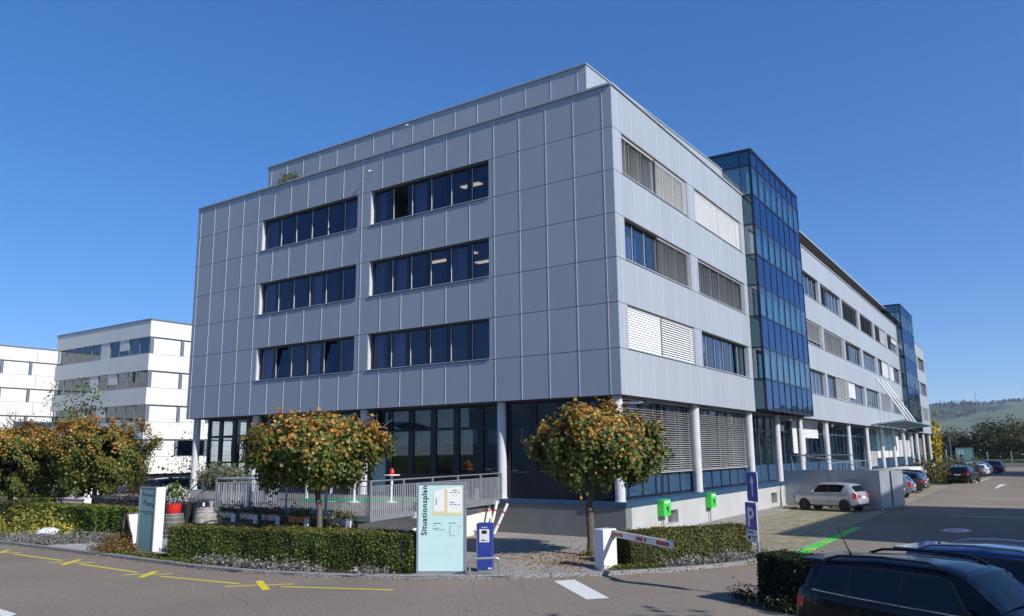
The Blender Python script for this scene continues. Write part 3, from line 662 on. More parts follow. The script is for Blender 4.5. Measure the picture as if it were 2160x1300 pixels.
# glass towers ----------------------------------------------------------
def tower(t0, t1, name='glass_tower'):
    D = .66; zt = 21.2; zb = 5.62; lines = [zb, LV[6]+.02, LV[5], LV[4], LV[3], LV[2], LV[1], LV[0], LV[0]+M, zt]
    mb = MB(RFM); n = 8; bw = (t1-t0)/n
    for k in range(n+1):
        x = t0+k*bw; lbox(mb, x-.045 if k else x, x+.045 if k < n else x, D-.14, D+.015 if 0 < k < n else D+.02, zb, zt, 'tframe')
    for i, z in enumerate(lines): lbox(mb, t0+.0, t1, D-.12, D+.025, z-.05, z+.05, 'tframe')
    for sx in (t0, t1):     # side faces
        a, b = (sx, sx+.1) if sx == t0 else (sx-.1, sx)
        for dd in (-2.6, -6): lbox(mb, a, b, dd-.1, dd, LV[0], zt, 'tframe')
        for z in lines:
            lbox(mb, a, b, -6 if z > LV[0]-.1 else -.0, D-.14, z-.045, z+.045, 'tframe')
        lbox(mb, a, b, -.1, 0, zb, LV[0], 'tframe')
    lbox(mb, t0, t1, -6.05, D+.06, zt+.05, zt+.14, 'tframe')
    for k in range(n): lbox(mb, t0+k*bw+.2, t0+k*bw+.28, -.2, D+.12, zb-.10, zb-.05, 'tframe')
    root = mb.build(name, B)
    for i in range(9):
        pv, ps, cu = MB(RFM), MB(RFM), MB(RFM)
        vis = i in (1, 3, 5, 7); tgt = pv if vis else ps; mt = 'tglass' if vis else 'spandrel'
        for k in range(n):
            a, b = t0+k*bw+.045, t0+(k+1)*bw-.045; j = random.uniform(-.012, .012); j2 = random.uniform(-.012, .012)
            tgt.poly([(a, D-.01+j, lines[i]+.05), (b, D-.01-j, lines[i]+.05), (b, D-.01-j2, lines[i+1]-.05), (a, D-.01+j2, lines[i+1]-.05)], mt)
            if vis:
                nf = 6; full = random.random() < (.75 if k < 4 else .45)
                z0 = lines[i]+.05; z1 = lines[i+1]-.05
                wdt = bw if full else bw*.45
                for q in range(nf):
                    x0, x1 = a+wdt*q/nf, a+wdt*(q+1)/nf; y0, y1 = (D-.42, D-.34) if q % 2 else (D-.34, D-.42)
                    cu.poly([(x0, y0, z0), (min(x1, b), y1, z0), (min(x1, b), y1, z1), (x0, y0, z1)], 'teal_curtain')
        for sx in (t0+.04, t1-.04):
            z0, z1 = lines[i]+.045, lines[i+1]-.045; mt2 = 'tglass' if vis else 'tealspan'
            tg = pv if vis else ps
            tg.poly([(sx, 0, z0), (sx, D-.1, z0), (sx, D-.1, z1), (sx, 0, z1)], mt2)
            if i >= 7:
                tg.poly([(sx, -2.55, z0), (sx, -.05, z0), (sx, -.05, z1), (sx, -2.55, z1)], mt2); tg.poly([(sx, -6, z0), (sx, -2.65, z0), (sx, -2.65, z1), (sx, -6, z1)], mt2)
        if pv.f: pv.build('vision_pane', root)
        if ps.f: ps.build('spandrel_pane', root)
        if cu.f: cu.build('curtain', root)
    cu = MB(RFM)
    for q in range(16):
        d0, d1 = -.1-q*.16, -.1-(q+1)*.16; cu.poly([(t0+.3+.06*(q % 2), d0, LV[0]+.1), (t0+.3+.06*((q+1) % 2), d1, LV[0]+.1), (t0+.3+.06*((q+1) % 2), d1, LV[0]+M), (t0+.3+.06*(q % 2), d0, LV[0]+M)], 'teal_curtain')
    cu.build('curtain', root)
    mb = MB(RFM)
    for i in range(0, 9):
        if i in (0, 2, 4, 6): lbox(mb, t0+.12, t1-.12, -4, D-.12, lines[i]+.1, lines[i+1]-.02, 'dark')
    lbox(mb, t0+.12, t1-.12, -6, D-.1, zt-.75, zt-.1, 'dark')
    lbox(mb, t0, t1, -4.2, -4, zb, zt-.1, 'room'); lbox(mb, t0, t1, -6.05, D+.0, zb-.05, zb+.04, 'tframe')
    mb.build('floor_slabs', root)
    return root
tower(L1+.02, T1-.02); tower(L2+.02, T2-.02)
# roof storey on the left part -----------------------------------------
mb = MB(LFM); pt0, pt1, pd = 1.72, 23.62, -1.02; pz0, pz1 = 19.12, 20.30
js = [pt0]+[pt0+.45+1.4068*k for k in range(16) if pt0+.45+1.4068*k < pt1-.3]+[pt1]
for a, b in zip(js, js[1:]): panels(mb, a, b, pz0, pz1, pd-.03, pd)
for e in js[1:-1]: lbox(mb, e-.004, e+.010, pd-.03, pd+.014, pz0+.02, pz1-.1, 'profile')
lbox(mb, pt0+.01, pt1-.01, pd-.4, pd-.031, pz0+.01, pz1, 'backing')
for k in range(12):       # side facing the car park
    a, b = pd-k*1.41, pd-(k+1)*1.41; mb.t = random.uniform(.97, 1.03); lbox(mb, pt0, pt0+.03, a-.008, b+.008, pz0+.01, pz1, 'clad'); lbox(mb, pt1-.03, pt1, a-.008, b+.008, pz0+.01, pz1, 'clad')
mb.t = 1.
lbox(mb, pt0+.031, pt0+.4, pd-16.9, pd-.05, pz0+.01, pz1-.01, 'backing')
ph = mb.build('roof_storey', B)
mb = MB(LFM); lbox(mb, pt0-.05, pt1+.05, pd-17, pd+.06, pz1+.002, pz1+.06, 'clad'); mb.build('roof_coping', ph)
mb = MB(LFM); lbox(mb, pt0+.05, pt1-.05, pd-16.9, pd-.05, pz0-.03, pz0+.008, 'soffit'); lbox(mb, pt0+2, pt1-2, pd-15, pd-2.0, LV[0]-.1, pz0-.03, 'greyframe'); mb.build('recessed_wall', ph)
# big flying roof over the middle part
mb = MB(RFM)
p0, p1 = 27.6, 81.9
prof = [(-1.0, 20.83, 20.70), (-6.2, 20.28, 20.1)]
a = [(p0, -1.0, 20.80), (p1, -1.0, 20.80), (p1, -7.5, 19.4), (p0, -7.5, 19.4)]; b = [(x, y, z+.12) for x, y, z in a]
mb.poly(a[::-1], 'brownroof') if False else mb.poly(a[::-1], 'soffitdark' if 'soffitdark' in MT else 'backing'); mb.poly(b, 'clad')
for i in range(4): j = (i+1) % 4; mb.poly([a[i], a[j], b[j], b[i]], 'clad')
fr = mb.build('flying_roof', B)
mb = MB(RFM)
for k in range(34):
    x = p0+.5+k*1.6; mb.poly([(x, -1.1, 20.76), (x+.09, -1.1, 20.76), (x+.09-1.4, -7.4, 19.38), (x-1.4, -7.4, 19.38)], 'text')
    if k % 4 == 0: mb.tube([(x, -5, 18.3), (x, -5, 20.0)], .06, 'galv', 6)
mb.build('roof_ribs', fr)
mb = MB(RFM); lbox(mb, 30, 80, -12, -7.6, LV[0], 20.2, 'greyframe'); mb.build('roof_storey', B)

# ------------------------------------------------------------------ ground floor of the office building
PZ = 1.42                                                    # plinth top
mb = MB(RFM)
lbox(mb, .0, 2.9e-3+22.6, -.6, -.02, -.05, 1.22, 'plinth') if False else None
def wall_with_holes(mb, t0, t1, z0, z1, d0, d1, mt, holes, inner='dark'):
    cur = t0
    for a, b, h0, h1 in holes:
        lbox(mb, cur, a, d0, d1, z0, z1, mt); lbox(mb, a, b, d0, d1, z0, h0, mt); lbox(mb, a, b, d0, d1, h1, z1, mt); lbox(mb, a, b, d0, d0+.05, h0, h1, inner); cur = b
    lbox(mb, cur, t1, d0, d1, z0, z1, mt)
wall_with_holes(mb, .02, L3-.05, -.05, 1.22, -.45, 0, 'plinth', [(4.10, 5.28, .30, .85), (19.8, 21.0, .25, .85)])
pl = mb.build('plinth', B)
mb = MB(RFM); lbox(mb, -.03, L3, -1.6, .05, 1.22, PZ, 'navyp'); mb.build('ledge', pl)
for a, b, c, d in ((4.10, 5.28, .30, .85), (19.8, 21.0, .25, .85)):
    mb = MB(RFM); n = 9
    for i in range(n): x = a+(b-a)*(i+.5)/n; lbox(mb, x-.012, x+.012, -.30, -.27, c, d, 'galv')
    mb.build('window_grille', pl)
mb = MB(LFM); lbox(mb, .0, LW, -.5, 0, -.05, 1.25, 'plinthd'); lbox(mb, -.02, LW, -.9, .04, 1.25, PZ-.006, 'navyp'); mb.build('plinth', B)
# columns
def column(FM, t, d, r=.20, z0=PZ, z1=LV[7]):
    mb = MB(FM); mb.lathe([(r+.03, 0), (r+.03, .03), (r, .035), (r, z1-z0)], (t, d, z0), 'column', 20); return mb.build('column', B, True)
for t in (6.1, 14.5, 22.9, 28.45): column(LFM, t, -.48)
CR = [.45, 9.05, 17.7, 23.55, 29.45, 37.7, 46.6, 55.5, 64.3, 72.4, 81.0, 88.0, 93.9, 101., 108.8]
for t in CR: column(RFM, t, -.42, .205)
# glazing behind the columns
def glazed_bay(FM, t0, t1, d, z0, z1, n, sill, transom, frame, glass, spandrel, blinds=(), label=None, bar=.12, panelz=None):
    mb = MB(FM); bw = (t1-t0)/n
    for k in range(n+1): x = t0+k*bw; lbox(mb, max(t0, x-bar/2), min(t1, x+bar/2), d-.08, d+.012, z0, z1, frame)
    for z in (z0+.05, sill, transom, z1-.06): lbox(mb, t0, t1, d-.07, d+.008, z-.06, z+.06, frame)
    o = mb.build('shop_window', B)
    if label: o['label'] = label
    mb = MB(FM)
    if sill > z0+.2: 
        for k in range(n): lbox(mb, t0+k*bw+bar/2, t0+(k+1)*bw-bar/2, d-.06, d-.01+random.uniform(-.003, .003), z0+.08, sill-.05, spandrel)
        mb.build('lower_panel', o)
    mb = MB(FM)
    for k in range(n):
        for a, b in ((sill+.06, transom-.06), (transom+.06, z1-.1)):
            j = random.uniform(-.006, .006); x0, x1 = t0+k*bw+bar/2, t0+(k+1)*bw-bar/2
            mb.poly([(x0, d-.04+j, a), (x1, d-.04-j, a), (x1, d-.04-j, b), (x0, d-.04+j, b)], glass)
    mb.build('pane', o)
    for u0, u1, zb, tilt, mt in blinds:
        mb = MB(FM); slats(mb, t0+(t1-t0)*u0+.02, t0+(t1-t0)*u1-.02, zb, z1-.06, d+.16, tilt, mt, .1, .085); mb.build('blind', o)
    return o
zt_ = LV[7]-.02
dR = -1.0
spec = [  # bays between the columns of the front: n, blinds
 (0, 6, [(0, .5, 2.42, R(16), 'slat'), (.5, 1, 2.42, R(16), 'slat')], 2.40), (1, 6, [(0, .5, 2.42, R(16), 'slat'), (.5, 1, 2.42, R(16), 'slat')], 2.40),
 (2, 4, [], 2.35), (3, 4, [], 2.35), (4, 5, [(.0, .47, 3.1, C_, 'slatw'), (.47, 1, 4.2, C_, 'slatw')], 2.35), (5, 6, [], 2.35), (6, 6, [], 2.35),
 (7, 5, [(.45, 1, 1.6, R(45), 'slat')], 1.6), (8, 6, [(0, .5, 2.4, C_, 'slatw'), (.5, 1, 2.4, C_, 'slatw')], 2.4), (9, 6, [(0, .5, 2.4, C_, 'slatw'), (.5, 1, 2.4, C_, 'slatw')], 2.4),
 (10, 5, [(0, 1, 2.4, R(50), 'slatw')], 2.4), (11, 4, [(0, 1, 2.3, R(50), 'slatw')], 2.4), (12, 5, [], 2.4), (13, 5, [(0, 1, 2.4, R(40), 'slatb')], 2.4)]
for i, n, bl, sill in spec:
    d_ = -.45 if i < 2 else -.85
    glazed_bay(RFM, CR[i]+.05, CR[i+1]-.05, d_-.3, PZ, zt_, n, sill, 4.55, 'navyp' if i > 1 else 'navy', 'glassg' if i in (2, 3, 5, 6) else 'glass', 'navyp', bl, bar=.14)
# entrance plate by the fourth bay
mb = MB(RFM); lbox(mb, 26.4, 27.9, -1.1, -1.08, 4.6, 5.0, 'white'); mb.build('name_plate', B)
# left ground floor: big dark glazing
gb = [(0.55, 5.9, 4), (6.3, 13.3, 5), (15.6, 22.7, 5), (23.1, 28.2, 4)]
for a, b, n in gb:
    glazed_bay(LFM, a, b, -.62 if a < 1 else -1.05, PZ-.01, zt_, n, 2.35 if a < 20 else 2.1, 4.45, 'navy', 'glassg', 'navy', [], bar=.34)
mb = MB(LFM)
for a, b, n in gb[:3]:
    bw = (b-a)/n
    for k in range(n): lbox(mb, a+k*bw+.2, a+(k+1)*bw-.2, -1.35, -1.33, 3.75, 4.4, 'tealpanel')
mb.build('roller_blind', B)
glazed_bay(LFM, 13.35, 15.55, -1.05, PZ-.01, zt_, 2, 1.6, 3.9, 'navy', 'glassg', 'navy', bar=.2)
mb = MB(LFM); lbox(mb, 13.5, 14.35, -1.03, -.99, 1.5, 3.7, 'tealpanel')
mb.tube([(14.2, -.95, 2.2), (14.3, -.86, 2.3), (14.33, -.84, 2.5), (14.3, -.86, 2.7), (14.2, -.95, 2.8)], .02, 'steel', 8)
mb.build('entrance_door', B)
text('MÖKA EFTI', .21, frame3((-14.05, 1.0-.02+.0, 4.02), (1, 0, 0), (0, 0, 1)) @ Matrix.Translation((0, 0, .04)), 'redm', B, 'door_lettering', bold=.004)
for t0_, sl_ in ((12.0, .0), (14.2, .0)):
    mb = MB(LFM); mb.poly([(t0_, -.9, 4.85), (t0_+1.9, -.9, 4.85), (t0_+1.9, .6, 4.55), (t0_, .6, 4.55)], 'glassg'); mb.poly([(t0_, -.9, 4.87), (t0_, .6, 4.57), (t0_+1.9, .6, 4.57), (t0_+1.9, -.9, 4.87)], 'glassg')
    mb.tube([(t0_, .6, 4.56), (t0_+1.9, .6, 4.56)], .02, 'steel', 6); mb.tube([(t0_+.3, .5, 4.57), (t0_+.3, -.9, 5.4)], .012, 'steel', 6)
    mb.build('glass_canopy', B)
# ground floor interior: open left end, dark core elsewhere
mb = MB(LFM)
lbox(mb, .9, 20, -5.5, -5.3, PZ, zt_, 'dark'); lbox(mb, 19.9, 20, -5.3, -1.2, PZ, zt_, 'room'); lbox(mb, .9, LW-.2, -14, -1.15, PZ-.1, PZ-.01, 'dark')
lbox(mb, 20, 26.8, -9.1, -9, PZ, zt_, 'room')
for i in range(6): lbox(mb, 2+i*3., 3.2+i*3., -3-i % 2, -2.2, PZ, PZ+.8, 'curtain' if i % 2 else 'room')
mb.build('interior', B)
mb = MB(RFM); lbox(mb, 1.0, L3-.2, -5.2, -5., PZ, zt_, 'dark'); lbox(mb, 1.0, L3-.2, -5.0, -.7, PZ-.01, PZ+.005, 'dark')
for t in CR[1:-1]: lbox(mb, t-.08, t+.08, -5, -1.3, PZ, zt_, 'room')
mb.build('interior', B)
mb = MB()      # glazed end wall
for y in (1.2, 3.2, 5.2, 7.2, 9.2): mb.box((-28.35, y, PZ), (-28.25, y+.18, zt_), 'navy')
for z in (PZ, 2.9, 4.4, zt_-.1): mb.box((-28.34, 1.2, z), (-28.26, 9.3, z+.1), 'navy')
mb.build('end_glazing', B)
# canopy over the side entrance, hung from rods
mb = MB(RFM)
u0, u1 = 55.6, 78.5
mb.poly([(u0, .1, 5.68), (u1, .1, 5.68), (u1, 3.0, 6.0), (u0, 3.0, 6.0)], 'tglass'); mb.poly([(u0, .1, 5.72), (u0, 3.0, 6.04), (u1, 3.0, 6.04), (u1, .1, 5.72)], 'tglass')
for x in (u0, u1): mb.tube([(x, .1, 5.66), (x, 3.05, 6.0)], .07, 'steel', 6)
mb.tube([(u0, 3.05, 6.0), (u1, 3.05, 6.0)], .08, 'steel', 6)
for k in range(1, 6): x = u0+(u1-u0)*k/6; mb.tube([(x, .1, 5.64), (x, 3.0, 5.96)], .05, 'galv', 6)
ca = mb.build('entrance_canopy', B)
for x in (61.5, 64.5, 67.5):
    mb = MB(RFM); mb.tube([(x, 2.7, 6.0), (x-.0, .05, 10.6)], .09, 'white', 8); mb.build('suspension_rod', ca)
# small lights on the facade
def spot(FM, t, d, z, name='spotlight'):
    mb = MB(FM); mb.tube([(t, d, z), (t, d+.22, z+.05)], .018, 'galv', 6); mb.tube([(t-.02, d+.18, z+.02), (t+.02, d+.34, z-.08)], .06, 'steel', 10); return mb.build(name, B, True)
spot(LFM, 13.8, 0, 17.62); spot(LFM, 12.2, -1.0, 20.05)
def camera_arm(t):
    mb = MB(RFM); mb.tube([(t, -.25, 5.25), (t+.1, .35, 5.2), (t+.75, .45, 5.28)], .035, 'steel', 8); mb.box((t+.5, .33, 5.2), (t+.95, .55, 5.34), 'black'); mb.build('floodlight', B)
camera_arm(.6); camera_arm(23.8)
for t in (39.5, 45.5, 54.4): 
    mb = MB(RFM); mb.lathe([(.0, 0), (.12, .02), (.14, .15), (.05, .25)], (t, -.3, 5.1), 'steel', 10); mb.build('ball_lamp', B, True)
# plants showing over the roof edge
bush('roof_shrub', (-20.6, .25, LV[0]), (1.05, .3, .62), 700, .12, GREENS+[(.30, .26, .07)], (3, 3, 1, 1, 3), 'yellow-green shrub growing over the left roof edge')
# ------------------------------------------------------------------ terrace with railing
TZ = 1.40
TP = [(-4.05, -9.45), (-5.85, -.06), (-28.4, -.06), (-28.4, -5.6), (-17.0, -5.6), (-12.7, -6.0), (-12.55, -9.15)]
T = empty('restaurant_terrace', (-10, -5, 0), 0, 'raised concrete terrace with timber deck in front of the ground floor restaurant', 'terrace')
mb = MB(); mb.prism(TP, TZ-.16, TZ, 'galv', 'timber'); mb.build('deck', T)
mb = MB()
mb.prism([(-5.15, -8.9), (-6.25, -.1), (-6.6, -.1), (-5.5, -8.9)], -.02, TZ-.3, 'whitewall'); mb.build('side_wall', T)
mb = MB()
mb.prism([(-5.152, -8.905), (-12.5, -8.65), (-12.5, -8.4), (-5.3, -8.6)], -.02, TZ-.16, 'conc_dark')
mb.prism([(-12.5, -8.65), (-12.9, -5.7), (-17, -5.4), (-28.3, -5.4), (-28.3, -5.2), (-16.8, -5.2), (-12.7, -5.4), (-12.3, -8.6)], -.02, TZ-.16, 'conc_dark')
mb.build('front_wall', T)
mb = MB(); mb.tube([(-12.3, -5.2, TZ+.1), (-7.0, -2.6, TZ+.1)], .09, 'greenedge', 4); mb.build('green_edging', T)
mb = MB()       # board marks and ledge
mb.prism([(-5.0, -8.96), (-12.6, -8.71), (-12.6, -8.66), (-5.0, -8.91)], .92, .96, 'text'); mb.build('wall_joint', T)
def railing(pts, z, h=1.08, post=2.4, bar=.115, parent=None, name='railing', raised=.16):
    mb = MB(); mbb = MB()
    for a, b in zip(pts, pts[1:]):
        a = np.array([*a, z]); b = np.array([*b, z]); L = np.linalg.norm(b-a); n = int(L/post)+1; up = np.array([0, 0, 1.])
        mb.tube([a+up*(h+raised*.0), b+up*(h+raised*.0)], .024, 'galv', 8)
        mb.tube([a+up*(h-.16), b+up*(h-.16)], .012, 'galv', 6); mb.tube([a+up*.06-up*.14, b+up*.06-up*.14], .014, 'galv', 6)
        for k in range(0 if np.allclose(a[:2], pts[0]) else 1, n+1):
            p = a+(b-a)*k/n; mb.box((p[0]-.03, p[1]-.03, z-.16), (p[0]+.03, p[1]+.03, z+h), 'galv')
        nb = int(L/bar)
        for k in range(1, nb):
            p = a+(b-a)*k/nb; mbb.tube([p-up*.08, p+up*(h-.16)], .013, 'railbar', 5, False)
    o = mb.build(name, parent); mbb.build('bar', o); return o
rl = railing([(-5.9, .1), (-4.1, -9.4), (-12.5, -9.12), (-12.7, -6.05), (-16.9, -5.65)], TZ, parent=T)
mb = MB(); mb.tube([(-16.9, -5.65, TZ+1.1), (-18.2, -5.7, TZ+1.1), (-20.6, -6.0, .75)], .03, 'steel', 8); mb.tube([(-18.2, -5.0, TZ+1.1), (-20.6, -5.3, .75)], .03, 'steel', 8)
for x, z in ((-18.2, 2.45), (-19.4, 1.6), (-20.6, .75)): mb.tube([(x, -5.85, z), (x, -5.85, z-1.)], .02, 'steel', 6)
mb.build('stair_handrail', T)
mb = MB()
for i in range(7): mb.box((-18.2-i*.32, -6.6, -.02), (-17.9-i*.32+.02, -4.6, TZ-.2-i*.19), 'concrete')
mb.build('stairs', T)
# plant boxes hanging on the railing, each a thing
PB = [(-11.2, -9.28, 'long grey plant box with trailing green and rust foliage, leftmost on the terrace railing', (.06, .09, .02)), (-9.9, -9.32, 'plant box of dry grass and white flowers, second from left on the terrace railing', (.16, .15, .07)), (-8.7, -9.34, 'plant box with rusty red leaves, third from left on the terrace railing', (.24, .10, .03)), (-7.2, -9.38, 'terracotta box of yellow-green leaves just right of the maple trunk on the railing', (.20, .20, .03)), (-5.1, -9.5, 'wide grey plant box at the front corner of the terrace railing', (.07, .085, .03))]
for x, y, lb, c in PB:
    t = empty('plant_box', (x, y-.16, 1.12), 0, lb, 'plant box', 'plant boxes on the terrace railing')
    mb = MB(); mb.prism([(-.42, -.13), (.42, -.13), (.38, .1), (-.38, .1)], 0, .22, 'galv' if 'terracotta' not in lb else 'orange'); mb.build('box').parent = t
    mb = MB(); mb.box((.36, -.16, -.12), (.56, -.12, .16), 'white'); mb.build('bracket').parent = t
    p = np.column_stack([RNG.uniform(-.5, .5, 420), RNG.normal(-.05, .12, 420), .2+np.abs(RNG.normal(0, .14, 420))-.25*(RNG.random(420) < .25)])
    leaves('plants', p, sph(420), RNG.uniform(.05, .11, 420), mixcol(420, [c, (.05, .07, .02), (.3, .25, .2)], (4, 2, .6)), t)
t = empty('plant_box', (-5.05+.35, -6.4, 1.15), R(-79), 'light plant box with a green plant on the side railing near the map sign', 'plant box', 'plant boxes on the terrace railing')
mb = MB(); mb.prism([(-.42, -.13), (.42, -.13), (.38, .1), (-.38, .1)], 0, .2, 'white'); mb.build('box').parent = t
p = np.column_stack([RNG.normal(0, .22, 350), RNG.normal(0, .12, 350), .2+np.abs(RNG.normal(0, .2, 350))]); leaves('plants', p, sph(350), RNG.uniform(.05, .12, 350), mixcol(350, GREENS, (3, 3, 2, 1)), t)
# bar tables and chairs on the terrace
def bar_table(x, y, lb):
    t = empty('bar_table', (x, y, TZ), 0, lb, 'table', 'bar tables on the terrace')
    mb = MB(); mb.lathe([(.02, 1.06), (.33, 1.06), (.34, 1.08), (.33, 1.10), (.0, 1.10)], (0, 0, 0), 'white', 20); mb.build('tabletop').parent = t
    mb = MB(); mb.lathe([(.26, 0), (.26, .02), (.1, .05), (.05, .2), (.05, 1.05)], (0, 0, 0), 'white', 16); mb.build('pedestal', None, True).parent = t
for x, y, lb in ((-12.9, -4.4, 'white bar table with an orange bowl, leftmost on the terrace'), (-11.6, -4.2, 'white pedestal bar table behind the railing left of the maple crown'), (-10.2, -4.2, 'white pedestal bar table behind the railing under the maple crown'), (-8.8, -3.5, 'white bar table with a red lantern, right of the maple trunk')): bar_table(x, y, lb)
t = empty('bowl', (-12.9, -4.4, TZ+1.10), 0, 'orange bowl with pale ornament on the leftmost bar table', 'bowl'); mb = MB(); mb.lathe([(.12, 0), (.24, .1), (.26, .26), (.2, .3), (.0, .3)], (0, 0, 0), 'orange', 18); mb.build('bowl_body', None, True).parent = t; mb = MB(); mb.lathe([(.0, 0), (.09, .03), (.1, .1), (.0, .18)], (-.05, -.05, .3), 'white', 12); mb.build('ornament', None, True).parent = t
t = empty('lantern', (-8.8, -3.5, TZ+1.10), 0, 'small red lantern on the right-hand bar table', 'lantern'); mb = MB(); mb.lathe([(.08, 0), (.09, .03), (.09, .17), (.05, .22), (.02, .26), (0, .26)], (0, 0, 0), 'redpot', 14); mb.build('lantern_body', None, True).parent = t
def chair(x, y, rz, lb):
    t = empty('terrace_chair', (x, y, TZ), rz, lb, 'chair', 'dark chairs on the terrace')
    mb = MB(); mb.box((-.22, -.22, .42), (.22, .22, .46), 'black'); mb.build('seat').parent = t
    mb = MB(); mb.poly([(-.22, .2, .5), (.22, .2, .5), (.22, .3, .92), (-.22, .3, .92)], 'black'); mb.poly([(-.22, .23, .5), (-.22, .33, .92), (.22, .33, .92), (.22, .23, .5)], 'black'); mb.build('backrest').parent = t
    for sx in (-.2, .2):
        for sy in (-.2, .2): mb = MB(); mb.tube([(sx, sy, 0), (sx, sy, .42)], .014, 'steel', 6); mb.build('leg').parent = t
for i, (x, lb) in enumerate(((-9.1, 'dark terrace chair left of three by the restaurant window'), (-8.3, 'dark terrace chair second by the restaurant window'), (-7.5, 'dark terrace chair third by the restaurant window'), (-6.7, 'dark terrace chair nearest the end of the railing'))): chair(x, -1.6, R(8*(i-1)+180), lb)

# ================================================================== things in front of the building
# globe maples
globe_maple((1.2, -4.85, YZ), (2.08, 2.0, 1.22), 3.45, 'round-crowned maple turning orange, in front of the building corner beside the barrier', 'globe maples along the yard', .15, .13, lean=(.22, .15))
globe_maple((-5.7, -10.05, YZ), (1.98, 1.95, 1.12), 3.38, 'round-crowned maple in front of the terrace railing, between hedge and map sign', 'globe maples along the yard', .3, .10, lean=(-.2, -.1))
globe_maple((-28.9, -5.1, YZ), (2.75, 2.5, 2.0), 3.25, 'bushy round maple with rust-orange top behind the low hedge at left, nearer the building', 'globe maples along the yard', .05, .14)
globe_maple((-33.2, -7.4, YZ), (3.2, 2.8, 1.95), 3.15, 'yellowing round maple cut by the left edge of the photo', 'globe maples along the yard', .3, .14)
# hedges
hedge('clipped_hedge', [(-9.95, -13.0+.45), (-1.15, -10.75), (-1.45, -9.7), (-10.3, -11.45)], YZ, 1.08, 'long clipped box hedge along the kerb, left of the map sign', 'clipped hedges', .055, 2500)
hedge('clipped_hedge', [(3.35, -6.35), (5.55, -2.35), (4.7, -1.9), (2.5, -5.9)], YZ, .95, 'clipped hedge in the corner bed between the barrier and the traffic sign', 'clipped hedges', .055, 2500, cols=[(.085, .10, .02), (.12, .12, .03), (.05, .065, .016), (.20, .17, .05)], top_brown=.1)
hedge('clipped_hedge', [(8.25, -9.85), (11.6, -11.2), (11.9, -10.3), (8.55, -9.0)], .0, 1.05, 'small hedge right of the traffic sign behind the black cars, shade painted into its leaves', 'clipped hedges', .055, 2500, cols=[(.02, .035, .012), (.03, .045, .012)], wts=(1, 1), top_brown=0)  # leaf colours darkened to paint in the shade on this hedge
hedge('clipped_hedge', [(-27.8, -8.9), (-19.3, -8.6), (-19.3, -7.5), (-28.1, -7.7)], YZ, 1.12, 'clipped hedge behind the A-board at left, sunlight painted into its bright green leaves', 'clipped hedges', .07, 1100, cols=[(.12, .20, .02), (.15, .23, .03), (.08, .13, .02), (.20, .22, .04)], top_brown=.3)  # brighter greens paint the sunlit stretch of the hedge
hedge('clipped_hedge', [(-44, -10.4), (-27.9, -9.0), (-28.2, -7.8), (-44, -9.2)], YZ, 1.12, 'far stretch of clipped hedge at the left edge under the maples, shade painted into its leaves', 'clipped hedges', .08, 700, cols=[(.04, .06, .015), (.03, .045, .012)], wts=(1, 1))  # darker greens paint the shaded stretch of the same hedge
# low plants in the beds
bush('spindle_shrub', (-23.5, -10.9, YZ), (2.9, 1.5, 1.25), 4200, .13, [(.34, .31, .05), (.24, .25, .04), (.38, .28, .05), (.12, .14, .03)], (3, 3, 1, 1.5), 'low yellow-green shrub spreading at the left edge beside the hedge', None, 'shrub', .14)
bush('rust_shrub', (-13.7, -12.25, YZ), (1.0, .6, .6), 4200, .055, [(.19, .10, .025), (.25, .15, .03), (.10, .08, .02)], (3, 2, 1.5), 'low rust-brown heath shrub at the foot of the white sign', None, 'shrub', .07)
bush('purple_shrub', (-23.8, -6.0, YZ), (2.2, 1.3, 2.3), 3400, .11, [(.055, .025, .025), (.085, .035, .03), (.035, .02, .018)], (2, 2, 1), 'dark purple-leaved shrub behind the white sign', None, 'shrub', .14)
def lavender(name, pts, n, label):
    ps = []
    for _ in range(n):
        i = random.randrange(len(pts)-1); a, b = np.array(pts[i]), np.array(pts[i+1]); p = a+(b-a)*random.random()+np.array([random.gauss(0, .14 if n < 5000 else .3), random.gauss(0, .12 if n < 5000 else .25)]); ps.append((*p, YZ+abs(random.gauss(0, .10))*(.6+.8*(math.sin(p[0]*5)**2))))
    o = leaves(name, np.array(ps), np.tile([0, 0, .3], (n, 1)), RNG.uniform(.04, .095, n), mixcol(n, [(.27, .26, .25), (.16, .17, .13), (.36, .35, .33), (.11, .12, .08)], (3, 2, 2, 1.5), .2)); tag(o, label, 'ground cover', kind='stuff')
lavender('lavender', [(-8.4, -12.5), (-5.6, -12.3), (-3.6, -11.85)], 3800, 'grey lavender growing along the foot of the long hedge')
lavender('lavender', [(-2.4, -11.5), (-1.7, -11.2)], 700, 'grey lavender tuft at the right foot of the long hedge')
lavender('lavender', [(-22.5, -12.2), (-20.3, -12.1), (-18.3, -12.0), (-17.6, -11.0), (-17.4, -10.0)], 11000, 'grey lavender patch around the white stone')
lavender('lavender', [(-21.5, -11.6), (-19.0, -11.5), (-18.2, -10.8)], 7000, 'grey lavender patch behind the white stone')
lavender('lavender', [(4.3, -5.9), (5.45, -4.0), (5.85, -2.4)], 3800, 'grey lavender strip between the corner hedge and the kerb')
def creeper(name, pts, n, label, cols, h=.05):
    ps = []
    for _ in range(n):
        i = random.randrange(len(pts)-1); a, b = np.array(pts[i]), np.array(pts[i+1]); p = a+(b-a)*random.random()+np.array([random.gauss(0, .12), random.gauss(0, .12)]); ps.append((*p, YZ+abs(random.gauss(0, h))))
    o = leaves(name, np.array(ps), np.tile([0, 0, 1.], (n, 1)), RNG.uniform(.04, .08, n), mixcol(n, cols, [1]*len(cols))); tag(o, label, 'ground cover', kind='stuff')
creeper('ground_ivy', [(-13.2, -12.45), (-9.9, -12.6), (-7.5, -12.6)], 2400, 'green ground cover between kerb and long hedge', GREENS)
